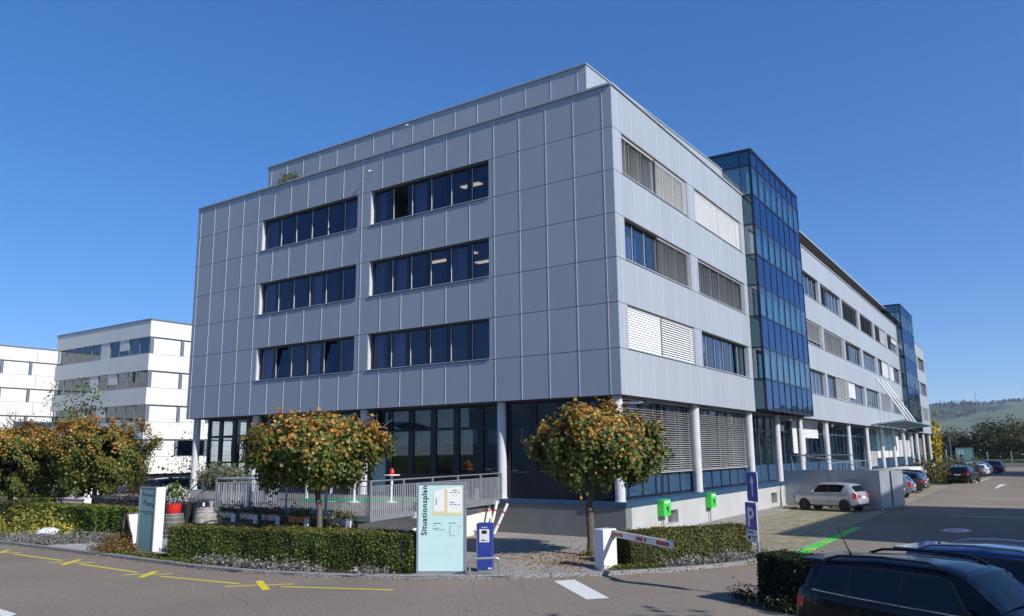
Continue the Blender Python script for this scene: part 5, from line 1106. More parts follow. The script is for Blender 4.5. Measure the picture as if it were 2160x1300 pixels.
def car(kind, paint, loc, heading, label, group=None, rails=False, antenna=False, scale=1., detail=True, rim='rim', plate_=True, brake=False):
    K = KINDS[kind]; L, W = K['L'], K['W']
    t = empty('parked_car' if group else 'car', (0, 0, 0), 0, label, 'car', group)
    t.location = loc; t.rotation_euler = (0, 0, heading); t.scale = (scale,)*3
    # local: x forward; body x from -L..0 with nose at +x: X = L/2 - x
    fx = lambda x: L/2-x
    xs = sorted(set([p[0] for p in K['roof']]+[p[0] for p in K['belt']]+list(np.linspace(0, L, 30))))
    def wid(x):
        e = min(x, L-x); return W*(1-K['taper']*max(0, 1-e/.55)**2.2)
    def sec(x):
        r = interp(K['roof'], x); b = min(interp(K['belt'], x), r-.02); w_ = wid(x); zb = .24+.1*max(0, 1-min(x, L-x)/.3)
        cab = max(0, r-b); wr_ = w_-.05-.46*cab*.62; crown = .03+.02*min(1, cab*2)
        return [(0, zb), (w_*.8, zb), (w_*.96, zb+.09), (w_*1.0, (zb+b)*.5), (w_*.985, b-.10), (w_*.955, b), (w_*.955+(wr_-w_*.955)*.5, b+(r-crown-.04-b)*.5+.0), (wr_, r-crown-.05 if cab > .1 else max(b+.004, r-crown-.01)), (wr_*.88, r-crown*.55), (wr_*.45, r-crown*.12), (0, r)]
    secs = [sec(x) for x in xs]; mb = MB(); k = len(secs[0])
    for sgn in (1, -1):
        base = len(mb.v)
        for x, s_ in zip(xs, secs): mb.v += [(fx(x), sgn*y, z) for y, z in s_]
        for i in range(len(xs)-1):
            for j in range(k-1):
                a = base+i*k+j; q = (a, a+1, a+1+k, a+k); q = q if sgn == -1 else q[::-1]
                mb.f.append(q); mb.mi.append(mb.mid(paint)); mb.tone.append(1)
        for i, flip in ((0, sgn == 1), (len(xs)-1, sgn == -1)):
            q = tuple(base+i*k+j for j in range(k)); mb.f.append(q if flip else q[::-1]); mb.mi.append(mb.mid(paint)); mb.tone.append(1)
    body = mb.build('body', None, True); body.parent = t
    md = body.modifiers.new('weld', 'WELD'); md.merge_threshold = .002
    def surf(x, v, sgn, off):    # point on cabin side, v 0 belt .. 1 roof shoulder
        s_ = sec(x); a, m_, b = s_[5], s_[6], s_[7]
        y = a[0]+(b[0]-a[0])*v; z = a[1]+(b[1]-a[1])*v; return (fx(x), sgn*(y+off), z+off*.35)
    for sgn in (1, -1):
        for a0, a1, b1, b0 in [(q[0], q[1], q[3], q[2]) for q in K['side']]:
            mb = MB(); gm = MB(); n = 6
            for (g, lo, hi, e, off, mt) in ((gm, .04, .97, -.035, .004, 'black'), (mb, .10, .90, 0, .009, 'carglass')):
                for i in range(n):
                    for (va, vb) in ((lo, .5), (.5, hi)):
                        P = lambda u, v: surf((a0-e*-1+(a1-a0)*v)*(1-u)+(b0+(b1-b0)*v)*u+(e*(1-2*u)), v, sgn, off)
                        q = [P(i/n, va), P((i+1)/n, va), P((i+1)/n, vb), P(i/n, vb)]; g.poly(q if sgn == -1 else q[::-1], mt)
            o = gm.build('window_seal'); o.parent = t; g2 = mb.build('side_window'); g2.parent = t
            if paint == 'car_black' and detail:
                c = MB(); c.tube([surf(a0-.03, .03, sgn, .012), surf(b0+.03, .03, sgn, .012)], .009, 'chrome', 5); c.build('window_trim').parent = t
    g0, g1, g2, g3 = K['glass']
    for (xa, xb, nm) in ((g0, g1, 'windscreen'), (g2, g3, 'rear_window')):
        mb = MB(); n = 6
        for i in range(n):
            for j in range(8):
                def P(u, v):
                    x = xa+(xb-xa)*u; s_ = sec(x); ys = [p[0] for p in s_[7:]][::-1]; zs = [p[1] for p in s_[7:]][::-1]; y = (v-.5)*2*ys[-1]*.93; z = float(np.interp(abs(y), ys, zs)); sg = 1 if nm == 'rear_window' else -1
                    return (fx(x)-sg*.012*(1 if nm == 'rear_window' else 1), y, z+.012)
                q = [P(i/n, j/8), P(i/n, (j+1)/8), P((i+1)/n, (j+1)/8), P((i+1)/n, j/8)]; mb.poly(q[::-1], 'carglass')
        mb.build(nm, None, True).parent = t
    r_ = K['wr']
    for wx in K['wheels']:
        for sgn in (1, -1):
            yy = wid(wx)*1.0
            mb = MB(); Mw = Matrix.Translation((fx(wx), sgn*yy, r_)) @ Matrix.Rotation(R(-90*sgn), 4, 'X')
            mb.M = Mw; mb.lathe([(r_*1.17, -.12), (r_*1.17, .006), (r_*.5, .009)], (0, 0, 0), 'black', 24); o = mb.build('wheel_well_shade'); o.parent = t  # dark disc on the body side stands in for the shaded wheel well
            mb = MB(Mw); mb.lathe([(r_*.62, -.16), (r_*.97, -.16), (r_*1., -.12), (r_*1., -.0), (r_*.96, .03), (r_*.66, .035), (r_*.62, .02)], (0, 0, 0), 'tyre', 24); wo = mb.build('wheel', None, True); wo.parent = t
            mb = MB(Mw); mb.lathe([(r_*.64, .02), (r_*.60, .03), (r_*.56, .012), (0, .012)], (0, 0, 0), 'rimdark', 24)
            for s5 in range(5):
                a = s5*2*math.pi/5; ca, sa = math.cos(a), math.sin(a); w2 = .035
                mb.poly([(-sa*w2, ca*w2, .034), (sa*w2, -ca*w2, .034), (ca*r_*.6+sa*w2*.7, sa*r_*.6-ca*w2*.7, .03), (ca*r_*.6-sa*w2*.7, sa*r_*.6+ca*w2*.7, .03)], rim)
            mb.build('hub', None).parent = wo
    # lights, bumpers, trims
    zb_ = interp(K['belt'], L-.15)
    for sgn in (1, -1):
        mb = MB(); xx = L-.03
        if kind in ('suv', 'wagon'): pts = [(fx(L-.24), sec(L-.24)[4][0]+.006, zb_-.09), (fx(L-.07), sec(L-.07)[4][0]+.008, zb_-.11), (fx(L-.06), sec(L-.06)[3][0]+.006, zb_-.27), (fx(L-.2), sec(L-.2)[3][0]+.004, zb_-.25)]
        else: pts = [(fx(L-.24), wid(L-.24)+.006, zb_+.02), (fx(L-.1), wid(L-.1)+.008, zb_-.02), (fx(L-.07), wid(L-.07)+.008, zb_-.30), (fx(L-.24), wid(L-.24)+.006, zb_-.30)]
        q = [(p[0], sgn*p[1], p[2]) for p in pts]; mb.poly(q if sgn == 1 else q[::-1], 'red_lens')
        w2 = wid(L)*.94
        q = [(fx(L)-.012, sgn*w2*1.0, zb_-.08), (fx(L)-.012, sgn*w2*.62, zb_-.10), (fx(L)-.012, sgn*w2*.62, zb_-.24), (fx(L)-.012, sgn*w2*1.0, zb_-.27)]; mb.poly(q if sgn == -1 else q[::-1], 'red_lens')
        mb.build('tail_light').parent = t
        mb = MB(); q = [(fx(.02)+.02, sgn*wid(.02)*.55, .60), (fx(.02)+.02, sgn*wid(.02), .61), (fx(.02)+.01, sgn*wid(.02), .72), (fx(.05)+.02, sgn*wid(.02)*.6, .70)]; mb.poly(q, 'chrome'); mb.build('headlight').parent = t
        mb = MB(); x = (g0+g1)/2+.05; s_ = sec(x); mb.box((fx(x)-.06, sgn*(s_[5][0]-.02), s_[5][1]+.0), (fx(x)+.04, sgn*(s_[5][0]+.17), s_[5][1]+.13), paint); mb.build('wing_mirror', None, False, .03).parent = t
        if detail:
            mb = MB()
            for q in K['side']:
                x = q[2]+.03
                if x < L-.9 or kind == 'suv':
                    P = [surf(x, 0, sgn, .003)]+[(fx(x), sgn*(sec(x)[j][0]+.003), sec(x)[j][1]) for j in (4, 3, 2)]; mb.tube(P, .006, 'black', 4)
                mb.box((fx(q[2]-.22), sgn*(W+.0), interp(K['belt'], q[2])-.16), (fx(q[2]-.06), sgn*(W+.02), interp(K['belt'], q[2])-.13), paint if paint != 'car_silver' else 'galv')
            mb.tube([(fx(K['wheels'][0]+r_*1.3), sgn*(W+.004), .50), (fx(K['wheels'][1]-r_*1.3), sgn*(W+.004), .52)], .018, paint, 5)
            mb.build('door_trim').parent = t
    mb = MB(); mb.box((fx(L)-.03, -W*.78, .30), (fx(L)+.05, W*.78, .40), 'black'); mb.build('rear_bumper').parent = t
    if plate_: mb = MB(); mb.box((fx(L)-.022, -.26, zb_-.30), (fx(L)-.012, .26, zb_-.19), 'white'); mb.build('number_plate').parent = t
    if rails:
        for sgn in (1, -1):
            mb = MB(); P = []
            for i, x in enumerate(np.linspace(g1+.15, g2-.25, 9)): s_ = sec(x); P.append((fx(x), sgn*(s_[7][0]-.05), s_[8][1]+(.055 if 0 < i < 8 else .0)))
            mb.tube(P, .022, 'black' if paint == 'car_black' else 'steel', 6); mb.build('roof_rail').parent = t
        mb = MB(); x = g2-.06; s_ = sec(x); mb.box((fx(x)-.28, -s_[7][0]*.92, s_[9][1]-.035), (fx(x)+.12, s_[7][0]*.92, s_[9][1]+.012), paint); mb.build('roof_spoiler', None, False, .015).parent = t
    if antenna: mb = MB(); x = g2-.30; z = sec(x)[10][1]; mb.tube([(fx(x), 0, z), (fx(x)-.22, 0, z+.42)], [.012, .005], 'black', 6); mb.lathe([(.03, -.02), (.025, .02), (.01, .04)], (fx(x), 0, z), 'black', 8); mb.build('antenna').parent = t
    return t
# small silver hatchback beside the enclosure (nose towards the building)
car('hatch', 'car_silver', (2.75, 19.45, .01), math.atan2(-DA[0]*0+.22, -1), 'small silver hatchback parked in front of the metal enclosure', 'cars parked along the building', rim='rimdark', scale=.97).scale = (.93, .97, 1.04)
XR = 4.75
def rowcar(kind, paint, px_, lb, **k):
    L = KINDS[kind]['L']; y = solve_y(px_, XR, .9); car(kind, paint, (XR-L/2+xr(y, 0)+.9, y+.9, .01), R(180), lb, 'cars parked along the building', **k)
rowcar('sedan', 'car_navy', 1903, 'dark navy saloon parked first beyond the metal enclosure')
rowcar('hatch', 'car_greyblue', 1925, 'pale grey-blue rounded hatchback parked between the navy saloon and the dark estate', scale=1.1)
rowcar('wagon', 'car_darkgrey', 1957, 'dark grey estate car with bright alloy wheels in the row by the building', scale=1.08)
rowcar('suv', 'car_navy', 1969, 'dark blue car last in the near row, just before the shrubs')
car('wagon', 'car_black', (4.85, 62.6, .01), R(84), 'black estate car driving away past the shrubs, seen from behind', None, scale=1.12)
car('hatch', 'car_darkgrey', (3.2, 79.5, .01), R(170), 'dark hatchback with pale roof behind the shrubs, nearest of the far row', 'cars parked beyond the shrubs', scale=1.05)
car('wagon', 'car_white', (3.2, 84, .01), R(175), 'white estate car in the far row beyond the shrubs', 'cars parked beyond the shrubs')
car('hatch', 'car_white', (3.1, 89.5, .01), R(175), 'second white car in the far row, behind the white estate', 'cars parked beyond the shrubs', scale=1.1)
car('suv', 'car_navy', (4.0, 96, .01), R(175), 'dark car at the far end of the row beyond the shrubs', 'cars parked beyond the shrubs')
# two black cars in the foreground
hd = R(-18)
def fg(rear, lb, paint, kind, sc):
    L = KINDS[kind]['L']*sc; W = KINDS[kind]['W']*sc; f = np.array([math.cos(hd), math.sin(hd)]); lf = np.array([-f[1], f[0]])
    c = np.array(rear)+f*L/2+lf*W; car(kind, paint, (c[0], c[1], .0), hd, lb, 'black cars parked in the foreground', rails=True, antenna=True, scale=sc)
fg((10.25, -14.35), 'black off-roader filling the lower right corner, nearest the camera', 'car_black', 'suv', 1.0)
fg((11.25, -12.05), 'dark blue-black off-roader behind the nearest car, only its roof visible', 'car_blue', 'suv', 1.0)
# cars behind the maples at left
for i, (x, y, k_, p_, h_, lb) in enumerate(((-60, 7.5, 'hatch', 'car_greyblue', 20, 'blue-grey car behind the low wall at far left'), (-55, 8.5, 'wagon', 'car_blue', 15, 'blue estate car seen under the maples at left'), (-50, 6.0, 'suv', 'car_blue', 30, 'bright blue car with sloping windscreen under the left maples'), (-37, 5, 'suv', 'car_navy', 95, 'navy van-like car behind the purple shrub'), (-66, 12, 'sedan', 'car_white', 10, 'white car roof glimpsed behind the left maples'))):
    car(k_, p_, (x, y, .0), R(h_), lb, 'cars parked behind the maples', scale=1.15, detail=False)

# ================================================================== neighbouring white office blocks
def office(name, cx, cy, wx, wy, ztop, nst, sh, bandh, label, blinds=True, segL=None, segR=None):
    t = empty(name, (cx, cy, 0), 0, label, 'building', 'white office blocks behind the maples')
    mb = MB(); inset = .35
    mb.box((cx-wx+inset, cy+inset, 0), (cx-inset, cy+wy, ztop-.3), 'dark'); mb.build('core', t)
    bands = MB(); fr = MB()
    for k in range(nst+1):
        z1 = ztop-k*sh; z0 = z1-bandh
        if z0 < 0: break
        n1 = 3; n2 = max(2, int(wy/8.))
        for i in range(n1): bands.t = 1; bands.box((cx-wx+wx*i/n1+.02, cy-.0, z0), (cx-wx+wx*(i+1)/n1-.02, cy+.34, z1), 'whitepanel')
        for i in range(n2): bands.box((cx-.34, cy+(0.001 if i == 0 else .02)+wy*i/n2, z0+.0), (cx, cy+wy*(i+1)/n2-.02, z1), 'whitepanel')
        bands.box((cx-wx+.05, cy+.05, z0+.05), (cx-.05, cy+wy, z1-.05), 'greyframe')
    bands.build('facade_band', t)
    mb = MB(); mb.box((cx-wx-.05, cy-.08, ztop), (cx+.08, cy+wy, ztop+.16), 'greyframe'); mb.build('roof_edge', t)
    for k in range(nst):
        z1 = ztop-bandh-k*sh; z0 = z1-(sh-bandh)
        n = 10; bw = (wx-.4)/n
        def put(wf, gl, bl):
            w_ = wf.build('window', t); gl.build('pane', w_)
            if bl.f: bl.build('blind', w_)
        for i in range(n):
            wf, gl, bl = MB(), MB(), MB(); x1 = cx-.29-i*bw; x0 = x1-bw+.18
            wf.box((x0-.09, cy+.12, z0), (x0, cy+.2, z1), 'greyframe'); wf.box((x1, cy+.12, z0), (x1+.09, cy+.2, z1), 'greyframe'); wf.box((x0, cy+.10, z0), (x1, cy+.18, z0+.12), 'greyframe')
            if i == 0: wf.box((cx-.2, cy+.1, z0), (cx-.02, cy+.3, z1), 'greyframe')
            gl.poly([(x0, cy+.16, z0), (x1, cy+.16, z0), (x1, cy+.16, z1), (x0, cy+.16, z1)], 'glassg'); r = (i*7+k*3) % 10
            if r in (4, 8): zz = z0+(.35 if r == 4 else .02)*(z1-z0); bl.box((x0, cy+.08, zz), (x1, cy+.11, z1), 'slat')  # white blinds drawn grey, their shade put into the slat colour
            elif r in (5, 7):
                for q in range(4): xx = x0+(x1-x0)*(q+.5)/4; bl.box((xx-.05, cy+.3, z0), (xx+.07, cy+.31, z1), 'curtain')
            put(wf, gl, bl)
        m = max(3, int(wy/3.4)); bh = wy/m
        for i in range(m):
            wf, gl, bl = MB(), MB(), MB(); y0, y1 = cy+.5+i*bh, cy+.08+(i+1)*bh
            wf.box((cx-.2, y0-.30, z0), (cx-.12, y0, z1), 'greyframe'); wf.box((cx-.2, y0, z1-.12), (cx-.10, y1, z1), 'greyframe'); wf.box((cx-.2, y0, z0), (cx-.06, y1, z0+.07), 'greyframe')
            gl.poly([(cx-.16, y0, z0), (cx-.16, y1, z0), (cx-.16, y1, z1), (cx-.16, y0, z1)], 'glass')
            if not (k == nst-1 and i % 3 == 1):
                for q in range(int((z1-z0-.2)/.14)): bl.poly([(cx-.05, y0, z0+.05+q*.14), (cx-.05, y1, z0+.05+q*.14), (cx-.09, y1, z0+.05+q*.14+.15), (cx-.09, y0, z0+.05+q*.14+.15)], 'slatw')
            put(wf, gl, bl)
    return t
office('office_block', -63.0, 17.3, 19.6, 45, 17.37, 4, 3.5, 1.72, 'white banded office block with a grey shaded face, left of the main building')
office('office_block', -96.5, -14, 22, 62, 17.5, 4, 3.5, 1.72, 'farther white banded office block at the left edge with a diagonal shadow')
# low wall, garden table and posts at left
mb = MB()
for x in (-45., -42.2, -39.4): mb.box((x-.08, -4.6, 0), (x+.08, -4.4, .95), 'wood')
mb.box((-45.2, -4.62, .85), (-39.2, -4.38, .97), 'wood'); o = mb.build('timber_rail_fence'); tag(o, 'weathered timber rail on posts under the left maples', 'fence')
mb = MB(); mb.box((-41, -1.2, 0), (-37.5, .2, .75), 'white'); mb.box((-41.01, -1.21, .62), (-37.49, -1.19, .70), 'redm'); mb.box((-39.5, -1, .75), (-38, 0, 1.4), 'white'); o = mb.build('trailer'); tag(o, 'white trailer with a red stripe under the left maples', 'trailer')
leafy_tree(-46.8, 2.5, 8.6, 2.1, [(.13, .18, .04), (.09, .13, .03), (.18, .20, .05)], (2, 2, 1), 'upright light green tree rising behind the left maples', None, 2200, .24)
def bare_tree(x, y, h, lb):
    t = empty('bare_tree', (x, y, 0), 0, lb, 'tree'); mb = MB(); mb.tube([(0, 0, 0), (.1, 0, h*.35), (0, .1, h*.6), (.1, 0, h)], [.16, .12, .08, .02], 'bark', 8); mb.build('trunk', None, True).parent = t
    mb = MB()
    for k in range(26):
        a = k*2.4; z = h*(.3+.6*k/26); r = h*.32*(1-k/40); p1 = (math.cos(a)*r*.5, math.sin(a)*r*.5, z+r*.3); p2 = (math.cos(a+.2)*r, math.sin(a+.2)*r, z+r*.9)
        mb.tube([(0, 0, z), p1, p2], [.05, .03, .01], 'bark', 5)
        for q in range(3): mb.tube([p1, (p1[0]+random.gauss(0, .5), p1[1]+random.gauss(0, .5), p1[2]+random.uniform(.2, 1.))], [.02, .006], 'bark', 4)
    mb.build('branches').parent = t
    p = RNG.normal(size=(260, 3))*[h*.2, h*.2, h*.16]+[0, 0, h*.65]; leaves('last_leaves', p, sph(260), RNG.uniform(.1, .2, 260), mixcol(260, [(.16, .08, .03)], (1,)), t)
bare_tree(-58, 3, 7.2, 'nearly bare tree in front of the far white block at left')
bush('dark_shrub', (-33.5, 1.5, 0), (2.6, 1.8, 2.4), 1500, .2, [(.05, .065, .02), (.03, .045, .015)], (1, 1), 'dark shrub behind the purple shrub at left', None, 'shrub', .2)
bush('birch_shrub', (-36.8, 5.5, 0), (1.6, 1.2, 6.0), 900, .17, [(.07, .09, .04), (.12, .12, .07)], (1, 1), 'thin-leaved sapling beside the left end column', None, 'tree', .5)

# ================================================================== right background
DG = [(.030, .05, .014), (.045, .065, .018), (.02, .036, .012)]; OG = [(.10, .09, .02), (.13, .09, .025), (.06, .07, .02)]
leafy_tree(-5.6, 124, 8.2, 1.6, [(.50, .36, .02), (.42, .32, .03), (.28, .26, .03)], (3, 2, 1), 'bright yellow autumn tree at the far end of the main building', None, 2000, .42, 'yellow_tree')
TL = [(-14, 176, 8.0, 5, 0), (-8.5, 182, 9.0, 5, 1), (-2.5, 178, 9.5, 4.6, 0), (2.5, 180, 12.5, 5.6, 1), (8, 186, 10.5, 5, 0), (12.5, 178, 12, 5.5, 0), (18, 184, 13.5, 6, 1), (24, 178, 13, 6, 0), (-19, 185, 8, 5, 0), (-25, 180, 8, 5, 0), (0, 192, 10.5, 6, 0), (13, 194, 14, 6, 0), (31, 184, 13.5, 6, 0), (5, 172, 8, 4.5, 1)]
ordn = ('first', 'second', 'third', 'fourth', 'fifth', 'sixth', 'seventh', 'eighth', 'ninth', 'tenth', 'eleventh', 'twelfth', 'thirteenth', 'fourteenth')
rank = sorted(range(len(TL)), key=lambda i: pr((TL[i][0], TL[i][1], 5))[0])
for j, i in enumerate(rank):
    x, y, h, r, k_ = TL[i]; h *= .8
    leafy_tree(x, y, h, r, OG if k_ else DG, (2, 1, 2), ('brownish-green' if k_ else 'dark green')+' tree in the belt beyond the fence, %s from the left' % ordn[j], 'trees in the belt beyond the fence', 2400, .62)
# fence with posts, low wall and verge
t = empty('mesh_fence', (0, 142, 0), 0, 'wire mesh fence on concrete posts along the far edge of the car park', 'fence')
for k in range(14):
    x = -14+k*3.7; mb = MB(); mb.box((x-.11, 140.9, 0), (x+.11, 141.1, 2.7), 'concrete'); mb.build('post', t)
MT['mesh'] = mat('wire_mesh', (.10, .11, .11), .6)
mb = MB()
for k in range(10): z = .3+k*.25; mb.box((-14, 140.98, z), (34, 141.01, z+.03), 'mesh')
for k in range(96): x = -14+k*.5; mb.box((x, 140.98, .2), (x+.025, 141.01, 2.55), 'mesh')
mb.build('wire_mesh', t)
mb = MB(); mb.prism([(-30, 138), (60, 137), (60, 138.5), (-30, 139.5)], -.02, .7, 'gravel'); o = mb.build('rubble_wall'); tag(o, 'low rubble stone wall below the mesh fence', 'wall')
sheet('field_road', [(-60, 158), (80, 156), (80, 159), (-60, 161)], 1.1, 'slab'); 
mb = MB(); mb.prism([(-80, 143), (90, 142), (90, 168), (-80, 170)], -.02, 1.0, 'grass'); mb.build('verge')['kind'] = 'structure'
t = empty('number_sign', (0, 103, 0), R(8), 'greenish glass sign panel with the number 22 beyond the parked cars', 'sign')
mb = MB(); mb.box((-.05, 0, 0), (.02, .1, 3.35), 'galv'); mb.box((2.1, 0, 0), (2.17, .1, 3.35), 'galv'); mb.box((-.05, 0, 3.3), (2.17, .1, 3.4), 'galv'); mb.build('frame').parent = t
mb = MB(); mb.box((.02, .03, .3), (2.1, .07, 3.3), 'tealpanel'); mb.build('panel').parent = t
tl('22', .75, .2, 2.5, 'white', parent=t, y=.02, bold=.01)
mb = MB(); mb.lathe([(0, 0), (.2, 0), (.2, .01), (0, .01)], (0, 0, 0), 'text', 12); o = mb.build('round_mark'); o.data.transform(Matrix.Translation((.6, .02, 2.3)) @ Matrix.Rotation(R(90), 4, 'X')); o.parent = t
mb = MB(); mb.tube([(0, 0, 0), (0, 0, 5.2)], .06, 'galv', 8); o = mb.build('lamp_post'); o.location = (-1.9, 114, 0); tag(o, 'thin grey pole in front of the yellow tree', 'post')
mb = MB(); mb.tube([(0, 0, 0), (0, 0, 3.2)], .10, 'steel', 8); mb.lathe([(.0, 3.2), (.3, 3.3), (.32, 3.6), (.0, 3.8)], (0, 0, 0), 'black', 12); o = mb.build('path_lamp'); o.location = (-.9, 100, 0); tag(o, 'short path lamp with a round black head left of the number sign', 'lamp')
MT['shrubmix'] = MT['leaf']
bush('border_shrub', (2.2, 69, 0), (3.4, 5.0, 2.3), 3200, .30, [(.13, .11, .04), (.08, .09, .03), (.17, .12, .05)], (2, 2, 1), 'brown-green border shrubs beyond the parked row', None, 'shrub', .3)
bush('border_shrub', (4.0, 66.0, 0), (2.0, 2.4, 1.0), 1200, .24, [(.26, .24, .03), (.18, .19, .03)], (2, 1), 'low yellow-green shrub at the kerb in front of the border shrubs', None, 'shrub', .2)
mb = MB(); mb.prism([(5.9, 62), (6.0, 75), (5.8, 75), (5.7, 62)], -.02, .14, 'granite'); mb.prism([(1.0, 61.8), (5.9, 62), (5.9, 62.2), (1.0, 62)], -.02, .14, 'granite'); mb.build('island_kerb')['kind'] = 'structure'
# hills
def hills():
    nx, ny = 150, 60; V = []; F = []
    for j in range(ny+1):
        for i in range(nx+1):
            x = -2200+i*30; y = 700+j*45; u = j/ny
            ridge = 182*u**1.35*(1+.10*math.sin(x*.0031+1.2)+.05*math.sin(x*.011+y*.004)+.03*math.sin(x*.023-y*.01))*(1+.10*math.tanh((x+150)/250.)) if u < .82 else 182*.82**1.35*(1+.10*math.sin(x*.0031+1.2)+.05*math.sin(x*.011+y*.004)+.03*math.sin(x*.023-y*.01))*(1+.10*math.tanh((x+150)/250.))*(1-(u-.82)*1.5)
            V.append((x, y, ridge-1))
    for j in range(ny):
        for i in range(nx): a = j*(nx+1)+i; F.append((a, a+1, a+nx+2, a+nx+1))
    me = bpy.data.meshes.new('hills'); me.from_pydata(V, [], F); me.polygons.foreach_set('use_smooth', [True]*len(F))
    m, t, b = new_mat('hill_fields'); tc = t.nodes.new('ShaderNodeTexCoord'); n = t.nodes.new('ShaderNodeTexNoise'); n.inputs['Scale'].default_value = .0042; n.inputs['Detail'].default_value = 7; n.inputs['Roughness'].default_value = .6
    mp = t.nodes.new('ShaderNodeMapping'); mp.inputs['Scale'].default_value = (1, .45, 1.2); lk(t, tc.outputs['Object'], mp.inputs[0]); lk(t, mp.outputs[0], n.inputs[0])
    cr = t.nodes.new('ShaderNodeValToRGB'); cr.color_ramp.interpolation = 'CONSTANT'; e = cr.color_ramp.elements; e[0].position = 0; e[0].color = (.045, .06, .03, 1); e[1].position = .47; e[1].color = (.11, .15, .07, 1); k = e.new(.56); k.color = (.07, .075, .035, 1); k = e.new(.66); k.color = (.17, .17, .09, 1)
    lk(t, n.outputs[0], cr.inputs[0])
    n2 = t.nodes.new('ShaderNodeTexNoise'); n2.inputs['Scale'].default_value = .05; n2.inputs['Detail'].default_value = 4; lk(t, tc.outputs['Object'], n2.inputs[0]); mr = t.nodes.new('ShaderNodeMapRange'); mr.inputs[3].default_value = .7; mr.inputs[4].default_value = 1.3; lk(t, n2.outputs[0], mr.inputs[0])
    vm = t.nodes.new('ShaderNodeVectorMath'); vm.operation = 'SCALE'; lk(t, cr.outputs[0], vm.inputs[0]); lk(t, mr.outputs[0], vm.inputs['Scale']); lk(t, vm.outputs[0], b.inputs[0]); b.inputs['Roughness'].default_value = 1
    me.materials.append(m); o = bpy.data.objects.new('hills', me); COL.objects.link(o); o['kind'] = 'structure'
    def hz(x, y):
        i = int(round((x+2200)/30)); j = int(round((y-700)/45)); return V[j*(nx+1)+i][2]
    # woods along the ridge, an uncountable far wood
    P = []
    for _ in range(2600):
        x = random.uniform(-900, 500); y = random.choice((random.gauss(2900, 60), random.uniform(1800, 2900))); 
        if y > 3000: y = 2950
        if y < 2700 and math.sin(x*.008+y*.01)+math.sin(x*.021) < .55: continue
        P.append((x, y, hz(x, y)+random.uniform(0, 9)))
    P = np.array(P); P = np.repeat(P, 5, 0)+RNG.normal(size=(len(P)*5, 3))*[5, 5, 3]
    lo = leaves('distant_wood', P, sph(len(P)), RNG.uniform(4, 9, len(P)), mixcol(len(P), [(.035, .045, .02), (.07, .055, .025), (.05, .06, .025)], (3, 1, 2)), None); tag(lo, 'brown and green woodland along the hill ridge', 'wood', kind='stuff')
    return hz
hz = hills()
for k, (x, y, lb) in enumerate(((-110, 1250, 'tiny white house on the green hillside'), (-20, 1700, 'small pale farmhouse higher on the hillside'), (-190, 1250, 'pale house at the foot of the hillside'))):
    z = hz(x, y); mb = MB(Matrix.Translation((x, y, z)) @ Matrix.Scale(.55, 4) @ Matrix.Translation((-x, -y, -z))); mb.box((x-8, y-5, z-2), (x+8, y+5, z+7), 'whitewall'); mb.poly([(x-9, y-6, z+7), (x+9, y-6, z+7), (x+9, y, z+12), (x-9, y, z+12)], 'redtile'); mb.poly([(x-9, y+6, z+7), (x-9, y, z+12), (x+9, y, z+12), (x+9, y+6, z+7)], 'redtile'); mb.poly([(x-8, y-5, z+7), (x-8, y, z+12), (x-8, y+5, z+7)], 'whitewall'); mb.poly([(x+8, y-5, z+7), (x+8, y+5, z+7), (x+8, y, z+12)], 'whitewall'); tag(mb.build('farmhouse'), lb, 'house', 'houses on the hillside')
z = hz(-230, 2880); mb = MB(); mb.tube([(-232, 2880, z), (-232, 2880, z+46)], [1.6, .5], 'galv', 6); tag(mb.build('radio_mast'), 'thin radio mast on the hill ridge', 'mast')
# ================================================================== what stands outside the frame and throws its shadow in
def block(x0, y0, x1, y1, h, lb):
    t = empty('neighbouring_building', (x0, y0, 0), 0, lb, 'building', 'buildings across the car park'); mb = MB(); mb.box((x0, y0, 0), (x1, y1, h), 'whitepanel'); mb.build('wall', t)
    mb = MB()
    for k in range(int(h/3.6)):
        z = 1.4+k*3.6
        for i in range(int((y1-y0-1)/3)): y = y0+1+i*3.; mb.box((x0-.02, y, z), (x0+.05, y+2.2, z+1.7), 'carglass')
        for i in range(int((x1-x0-1)/3)): x = x0+1+i*3.; mb.box((x, y0-.02, z), (x+2.2, y0+.05, z+1.7), 'carglass')
    mb.build('window', t)
tanel = math.tan(R(SUN_EL)); sdx, sdy = math.cos(R(SUN_AZ)), math.sin(R(SUN_AZ))
Xb = 27.; hb = (Xb-3.9)/sdx*tanel; off = (Xb-3.9)*sdy/sdx
block(Xb, 5.0+off, Xb+14, 25.2+off, hb, 'office building on the far side of the car park, out of frame')
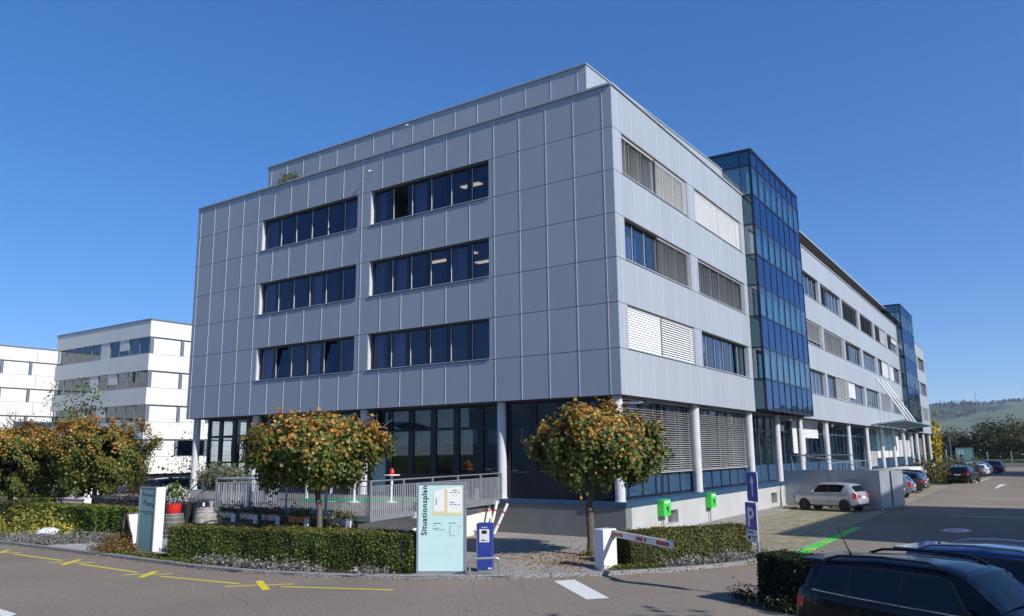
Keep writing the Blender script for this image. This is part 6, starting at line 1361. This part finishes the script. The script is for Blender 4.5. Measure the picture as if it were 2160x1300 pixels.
Xb = 30.; hb = (Xb-1.)/sdx*tanel; off = (Xb-1.)*sdy/sdx
block(Xb, 84+off, Xb+14, 108+off, hb, 'second office building farther along the car park, out of frame')
block(-62, -78, -30, -66, 11, 'white building across the street behind the camera')
t = empty('pitched_roof_house', (-10, -75, 0), 0, 'long house with red tiled roof across the street behind the camera', 'house'); mb = MB(); mb.box((-26, -80, 0), (20, -68, 7.5), 'whitewall'); mb.build('wall', t)
mb = MB(); mb.poly([(-27, -67, 7.4), (21, -67, 7.4), (21, -74, 11.5), (-27, -74, 11.5)], 'redtile'); mb.poly([(-27, -81, 7.4), (-27, -74, 11.5), (21, -74, 11.5), (21, -81, 7.4)], 'redtile'); mb.build('roof', t)
for i in range(7): leafy_tree(-38+i*11.5+random.uniform(-2, 2), -55+random.uniform(-3, 3), 7.5+random.uniform(-1, 1.5), 3.6, GREENS+ORANGES[:1], (2, 2, 1, 1, .6), '%s street tree behind the camera' % ordn[i], 'street trees behind the camera', 900, .6)
leafy_tree(16.4+3.4, -15.2, 9.5, 2.6, GREENS, (2, 2, 1, 1), 'tall leafy tree beside the camera, out of frame at right', None, 2600, .3)
leafy_tree(24.5, -9.5, 8.5, 2.6, GREENS, (2, 2, 1, 1), 'second leafy tree by the car park, out of frame at right', None, 2600, .3)

# ================================================================== air
HAZE = True
if HAZE:
    mb = MB(); mb.mats = []; mb.box((-4300, -4300, -2.5), (4300, 4300, 330), 'whitewall'); o = mb.build('haze')
    m = bpy.data.materials.new('haze'); m.use_nodes = True; m.node_tree.nodes.clear(); vo = m.node_tree.nodes.new('ShaderNodeVolumePrincipled'); ou = m.node_tree.nodes.new('ShaderNodeOutputMaterial')
    vo.inputs['Color'].default_value = (.72, .84, 1, 1); vo.inputs['Density'].default_value = .00013; vo.inputs['Anisotropy'].default_value = .3
    m.node_tree.links.new(vo.outputs[0], ou.inputs['Volume']); o.data.materials.clear(); o.data.materials.append(m); o['kind'] = 'stuff'; o['label'] = 'thin bluish haze over the distant hills'; o['category'] = 'haze'
